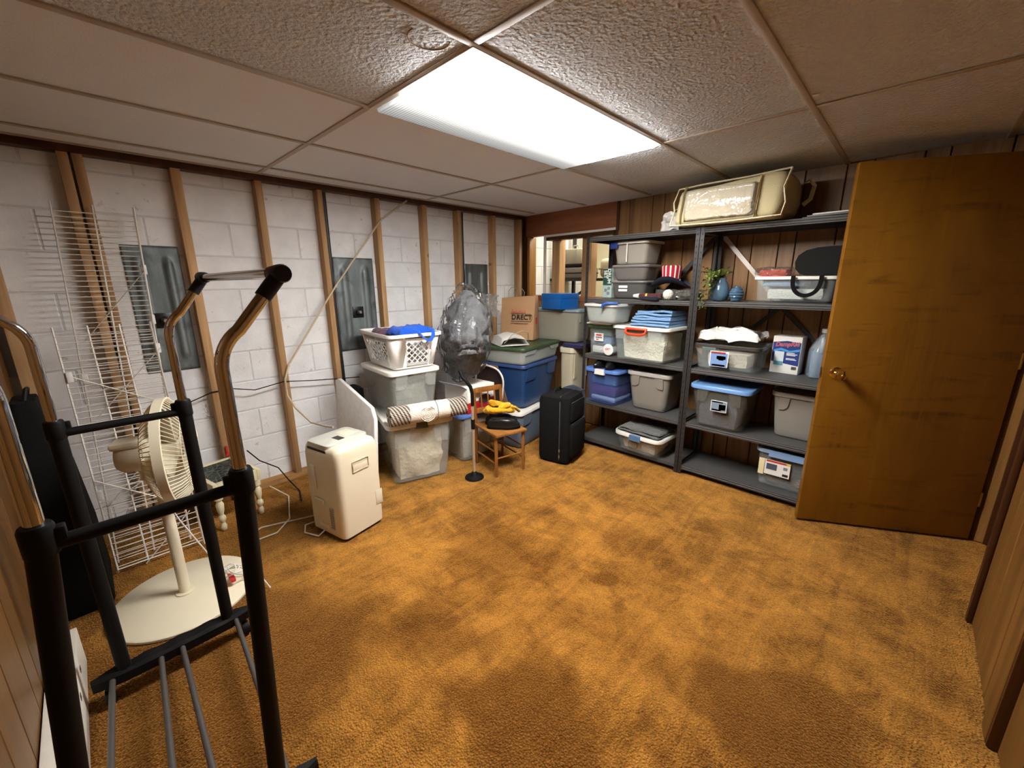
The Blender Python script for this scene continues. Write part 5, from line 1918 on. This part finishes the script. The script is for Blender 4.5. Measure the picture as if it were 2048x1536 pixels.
def hat_mat():
    b = N('red_white_stripes')
    v = b.coord()
    sp = b.t.nodes.new('ShaderNodeSeparateXYZ')
    b.l(v, sp.inputs[0])
    at = b.n('ShaderNodeMath', operation='ARCTAN2')
    b.l(sp.outputs[0], at.inputs[0])
    b.l(sp.outputs[1], at.inputs[1])
    m1 = b.n('ShaderNodeMath', operation='MULTIPLY')
    b.l(at.outputs[0], m1.inputs[0])
    m1.inputs[1].default_value = 13.0
    sn = b.n('ShaderNodeMath', operation='SINE')
    b.l(m1.outputs[0], sn.inputs[0])
    col = b.mixc(b.ramp(sn.outputs[0], .46, .54), rgb(172, 34, 52), rgb(232, 226, 214))
    b.bsdf(col, .9, 0, .15)
    return b.m


B().lathe([(.062, .0), (.066, .04), (.072, .115), (.066, .122), (.0, .120)], 40).obj('crown', hat_mat(), t, 50)
M_nv = cloth('navy_felt', rgb(26, 32, 58), bump=.3)
B().lathe([(.064, -.004), (.0665, .0), (.0695, .028), (.066, .029)], 36).obj('hat_band', M_nv, t, 50)
for k in range(10):
    a = -PI / 2 + (k - 4.5) * .3
    B().box((.0695 * math.cos(a), .0695 * math.sin(a), .016 + .004 * (k % 2)), (.005, .005, .008), .001).obj('star', M_wi, t)
b = B()
n = 36
ring = []
for r_, z0 in ((.060, .0), (.09, -.008), (.125, -.004), (.150, .006), (.152, .010), (.124, .002), (.09, -.003), (.060, .005)):
    ring.append([(r_ * math.cos(2 * PI * j / n) * .92, r_ * math.sin(2 * PI * j / n) * .92, z0 - .035 * (r_ - .06) / .09 * math.cos(2 * 2 * PI * j / n) * 1.0) for j in range(n)])
b.loft(ring, False, False)
b.obj('brim', M_nv, t, 60)

M_mar = cloth('maroon_knit', rgb(84, 40, 38))
M_nvk = cloth('navy_knit', rgb(30, 30, 46))
t = thing('rolled_sock', 'maroon, white and navy striped sock lying before the hat brim', 'sock', (1.545, 2.032, 1.285), 0)
b = B()
for x0, x1, m, nm in ((-.10, -.045, M_whiteplastic, 'white_toe'), (-.045, .0, M_mar, 'maroon_band'), (.0, .014, M_inkyellow, 'yellow_band'), (.014, .12, M_mar, 'maroon_leg')):
    bb = B()
    bb.tube([(x0 + (x1 - x0) * k / 4, .01 * math.sin(x0 * 30), -.002) for k in range(5)], [.024 if 'toe' not in nm else (.014 + .0025 * k) for k in range(5)], 10, flat=.85)
    bb.obj(nm, m if m is not M_whiteplastic else cloth('white_knit', rgb(226, 224, 216)), t, 60)
b.bm.free()
o = lump(.16, .035, .026, 103, .006, .5, 10, 14).obj('navy_glove', M_nvk, None, 60, loc=(1.600, 1.972, 1.259), rot=(0, 0, -.1))
tag(o, 'dark navy knitted glove lying at the shelf edge below the hat', 'glove')
b = B()
bmesh.ops.create_icosphere(b.bm, subdivisions=4, radius=.036)
for v in b.bm.verts:
    v.co *= 1 + .05 * noise.noise(v.co * 90)
o = b.obj('white_ball', cloth('white_yarn', rgb(222, 216, 206), 120, .1, .9), None, 60, loc=(1.722, 2.005, 1.297))
tag(o, 'white woolly ball at the shelf edge beside the glove', 'ball')
t = thing('bagged_clothes', 'dark clothes in a shiny clear plastic bag beside the white ball', 'bag', (1.838, 2.10, 1.262), 0)
lump(.125, .15, .045, 105, .012, .4, 10, 12).obj('dark_clothes', cloth('dark_olive_cloth', rgb(82, 76, 64), 60, .3), t, 60)
lump(.145, .17, .058, 106, .012, .4, 14, 16, False).obj('plastic_bag', film('clothes_wrap', crease=24, opac=.16), t, 18, loc=(0, 0, .010))
t = thing('grey_roll', 'grey shiny pouch under the hat brim', 'pouch', (1.635, 2.23, 1.259), 0)
lump(.17, .15, .070, 108, .014, .4, 10, 12).obj('pouch_body', cloth('grey_pouch', rgb(74, 72, 70), 60, .3), t, 60)

# top shelf
t = thing('storage_bag', 'large beige canvas bedding bag with clear window on the top shelf', 'bag', (2.08, 2.09, 1.727), -1)
M_canvas = cloth('beige_canvas', rgb(204, 192, 152), 220, .06, .35, 7)
b = B()
# soft box: sagging lower front edge, pinched corners
xs_ = [-.31 + .62 * i / 12 for i in range(13)]
prof_ = []
for i, x in enumerate(xs_):
    e = abs(x) / .31
    bulge = .018 * (1 - e ** 2)
    h_ = .245 + .010 * math.sin(x * 11) + (.016 if x > .2 else 0) - (.012 if x < -.25 else 0)
    fr_ = -.205 - bulge - (.012 if abs(x) > .27 else 0)
    zb = .004 - (.006 if False else 0)
    prof_.append([(x - .012, fr_, zb + .002), (x - .012, fr_ - .012, zb + .02), (x, fr_ - .006, h_ * .5), (x + .004, fr_ + .012, h_ * .88), (x + .006, fr_ + .035, h_), (x + .01, .16, h_ - .008), (x + .01, .205, h_ * .85), (x + .01, .21, h_ * .4), (x + .006, .20, zb)])
b.loft(prof_)
b.obj('bag_body', M_canvas, t, 50, sub=1)
b = B()
g = []
for i in range(13):
    x = -.235 + .40 * i / 12
    e = abs(x) / .31
    bulge = .018 * (1 - e ** 2)
    g.append([(x, -.205 - bulge - .024 + .012 * abs(zz - .5) * 2 + .003 * noise.noise(Vector((x * 20, zz * 9, 2))), .030 + .175 * zz) for zz in [k / 8 for k in range(9)]])
b.loft(g, False, False, closed=False)
b.obj('clear_window', film('bag_window', (.96, .95, .92, 1), .05, 7, .4), t, 40, solid=.0015)
b = B()
g2 = [[(p[0], p[1] + .0045, p[2]) for p in row] for row in g]
b.loft(g2, False, False, closed=False)
b.obj('window_liner', cloth('pale_bedding', rgb(226, 218, 204), 40, .08, .8, 14), t, 50)
for x in (-.250, .180):
    b = B()
    e = abs(x) / .31
    yb_ = -.205 - .018 * (1 - e ** 2)
    b.tube([(x - .006, yb_ - .016, .012), (x - .004, yb_ - .026, .06), (x, yb_ - .022, .12), (x + .002, yb_ - .006, .20), (x + .004, yb_ + .02, .236)], .013, 6, flat=.25)
    b.obj('webbing', M_canvas, t, 50)
M_pip = cloth('pale_piping', rgb(222, 212, 178), 100, .05)
B().tube([(-.318, -.238, .012), (-.2, -.240, .008), (0, -.240, .006), (.2, -.240, .010), (.305, -.226, .014), (.318, -.222, .08), (.300, -.216, .16), (.318, -.178, .258)], .005, 6).obj('piping', M_pip, t, 60)
B().tube([(.318, -.178, .258), (.1, -.176, .247), (-.15, -.176, .244), (-.30, -.176, .235), (-.312, -.215, .15), (-.300, -.225, .10), (-.318, -.238, .012)], .005, 6).obj('piping', M_pip, t, 60)
b = B()
b.tube([(.322, .06, .20), (.355, .09, .235), (.375, .12, .20), (.362, .13, .13), (.330, .12, .10)], .012, 6, flat=.3)
b.obj('end_handle', M_canvas, t, 50)
t = thing('white_plastic_bag', 'crumpled white plastic carrier bag on the top shelf beside the canvas bag', 'bag', (1.665, 2.13, 1.727), 0)
lump(.15, .15, .125, 111, .05, .6, 12, 13).obj('bag_body', plain('thin_white_plastic', rgb(214, 208, 204), .35, var=.08), t, 25)
b = B()
b.tube([(.0, -.03, .10), (.02, -.035, .145), (.045, -.03, .15), (.05, -.02, .11)], .006, 5, flat=.4)
b.tube([(.03, 0, .10), (.05, 0, .135), (.07, 0, .13), (.07, 0, .09)], .006, 5, flat=.4)
stuff(b.obj('bag_loops', plain('thin_white_plastic', rgb(214, 208, 204), .35, var=.08), t, 40))
for k in range(3):
    o = B().box((0, 0, .004), (.26 - .02 * k, .19 - .01 * k, .0075), .001).obj('flat_folder', plain(('folder_dark', 'folder_grey', 'folder_white')[k], (rgb(60, 56, 54), rgb(120, 116, 112), rgb(210, 206, 198))[k], .5), None, 30, loc=(2.575 + .02 * k, 2.12 - .01 * k, 1.727 + .0085 * k), rot=(0, 0, .1 - .09 * k))
    tag(o, ('dark flat folder lowest on the top shelf beside the door', 'grey flat folder between two others on the top shelf', 'white flat folder uppermost on the top shelf beside the door')[k], 'folder', 'flat folders on the top shelf')

# ------------------------------------------------------------------ storage seen through the opening
t = thing('next_room_shelf', 'black steel shelf with diagonal brace seen through the wall opening', 'shelf', (.33, 3.15, 0), 0)
for sx in (-.62, -.37, .62):
    for sy in (-.17, .17):
        B().span((sx - .017, sy - .017, 0), (sx + .017, sy + .017, 1.95)).obj('post', M_steel, t, 0)
for z in (.1, 1.0, 1.425):
    B().span((-.64, -.18, z - .03), (.64, .18, z), .001).obj('shelf_deck', M_steel, t, 0)
Mb = Matrix.Translation((-.10, -.19, 1.22)) @ Matrix.Rotation(math.radians(-32), 4, 'Y')
B().box((0, 0, 0), (.50, .003, .03), 0, Mb).obj('brace', M_steel, t, 0)
M_bg = clear('beige_case_plastic', rgb(168, 164, 140), .8, .3)
t = thing('luggage', 'beige hard case with black base on the shelf in the next room', 'case', (-.17 + .33, 3.12, 1.545), 0)
B().span((-.14, -.13, .03), (.14, .13, .20), .03).obj('shell', M_bg, t)
B().span((-.142, -.132, .0), (.142, .132, .035), .01).obj('base_band', M_blackplastic, t)
B().tube([(-.04, -.05, .20), (-.03, -.05, .235), (.03, -.05, .235), (.04, -.05, .20)], .008, 6).obj('handle', M_bg, t)
for x in (-.07, .07):
    B().span((x - .012, -.134, .06), (x + .012, -.129, .19), .002).obj('strap', M_greylid, t)
t = thing('grey_case', 'flat grey case under the beige hard case in the next room', 'case', (.17, 3.12, 1.426), 0)
B().span((-.15, -.14, 0), (.17, .14, .117), .015).obj('shell', plain('mid_grey_plastic', rgb(112, 106, 100), .5), t)
B().span((-.152, -.142, .05), (.172, .142, .062), .003).obj('seam', M_blackplastic, t)
t = thing('luggage', 'beige rounded case on the shelf in the next room behind the stacked bins', 'case', (.72, 3.12, 1.426), 0)
B().span((-.20, -.14, 0), (.20, .14, .20), .05, None, 4).obj('shell', plain('beige_case', rgb(176, 168, 140), .5), t)
B().span((-.202, -.142, .085), (.202, .142, .10), .003).obj('seam', plain('beige_seam', rgb(130, 124, 104), .5), t)
t = thing('teal_container', 'pale teal container standing on the beige rounded case in the next room', 'container', (.70, 3.14, 1.628), 0)
B().span((-.10, -.10, 0), (.10, .10, .20), .02).obj('shell', clear('teal_plastic', rgb(140, 176, 176), .75), t)
B().span((-.105, -.105, .19), (.105, .105, .215), .008).obj('lid', plain('teal_lid', rgb(120, 150, 150), .4), t)
t = thing('hanging_lantern', 'small dark lantern standing on the low shelf in the next room', 'lantern', (.28, 3.05, 1.002), 0)
B().lathe([(.04, 0), (.045, .02), (.03, .05), (.03, .15), (.045, .17), (.02, .20)], 16).obj('body', M_bolt, t)
B().tube([(-.02, 0, .20), (-.02, 0, .30), (.02, 0, .30), (.02, 0, .20)], .004, 6).obj('handle', M_bolt, t)
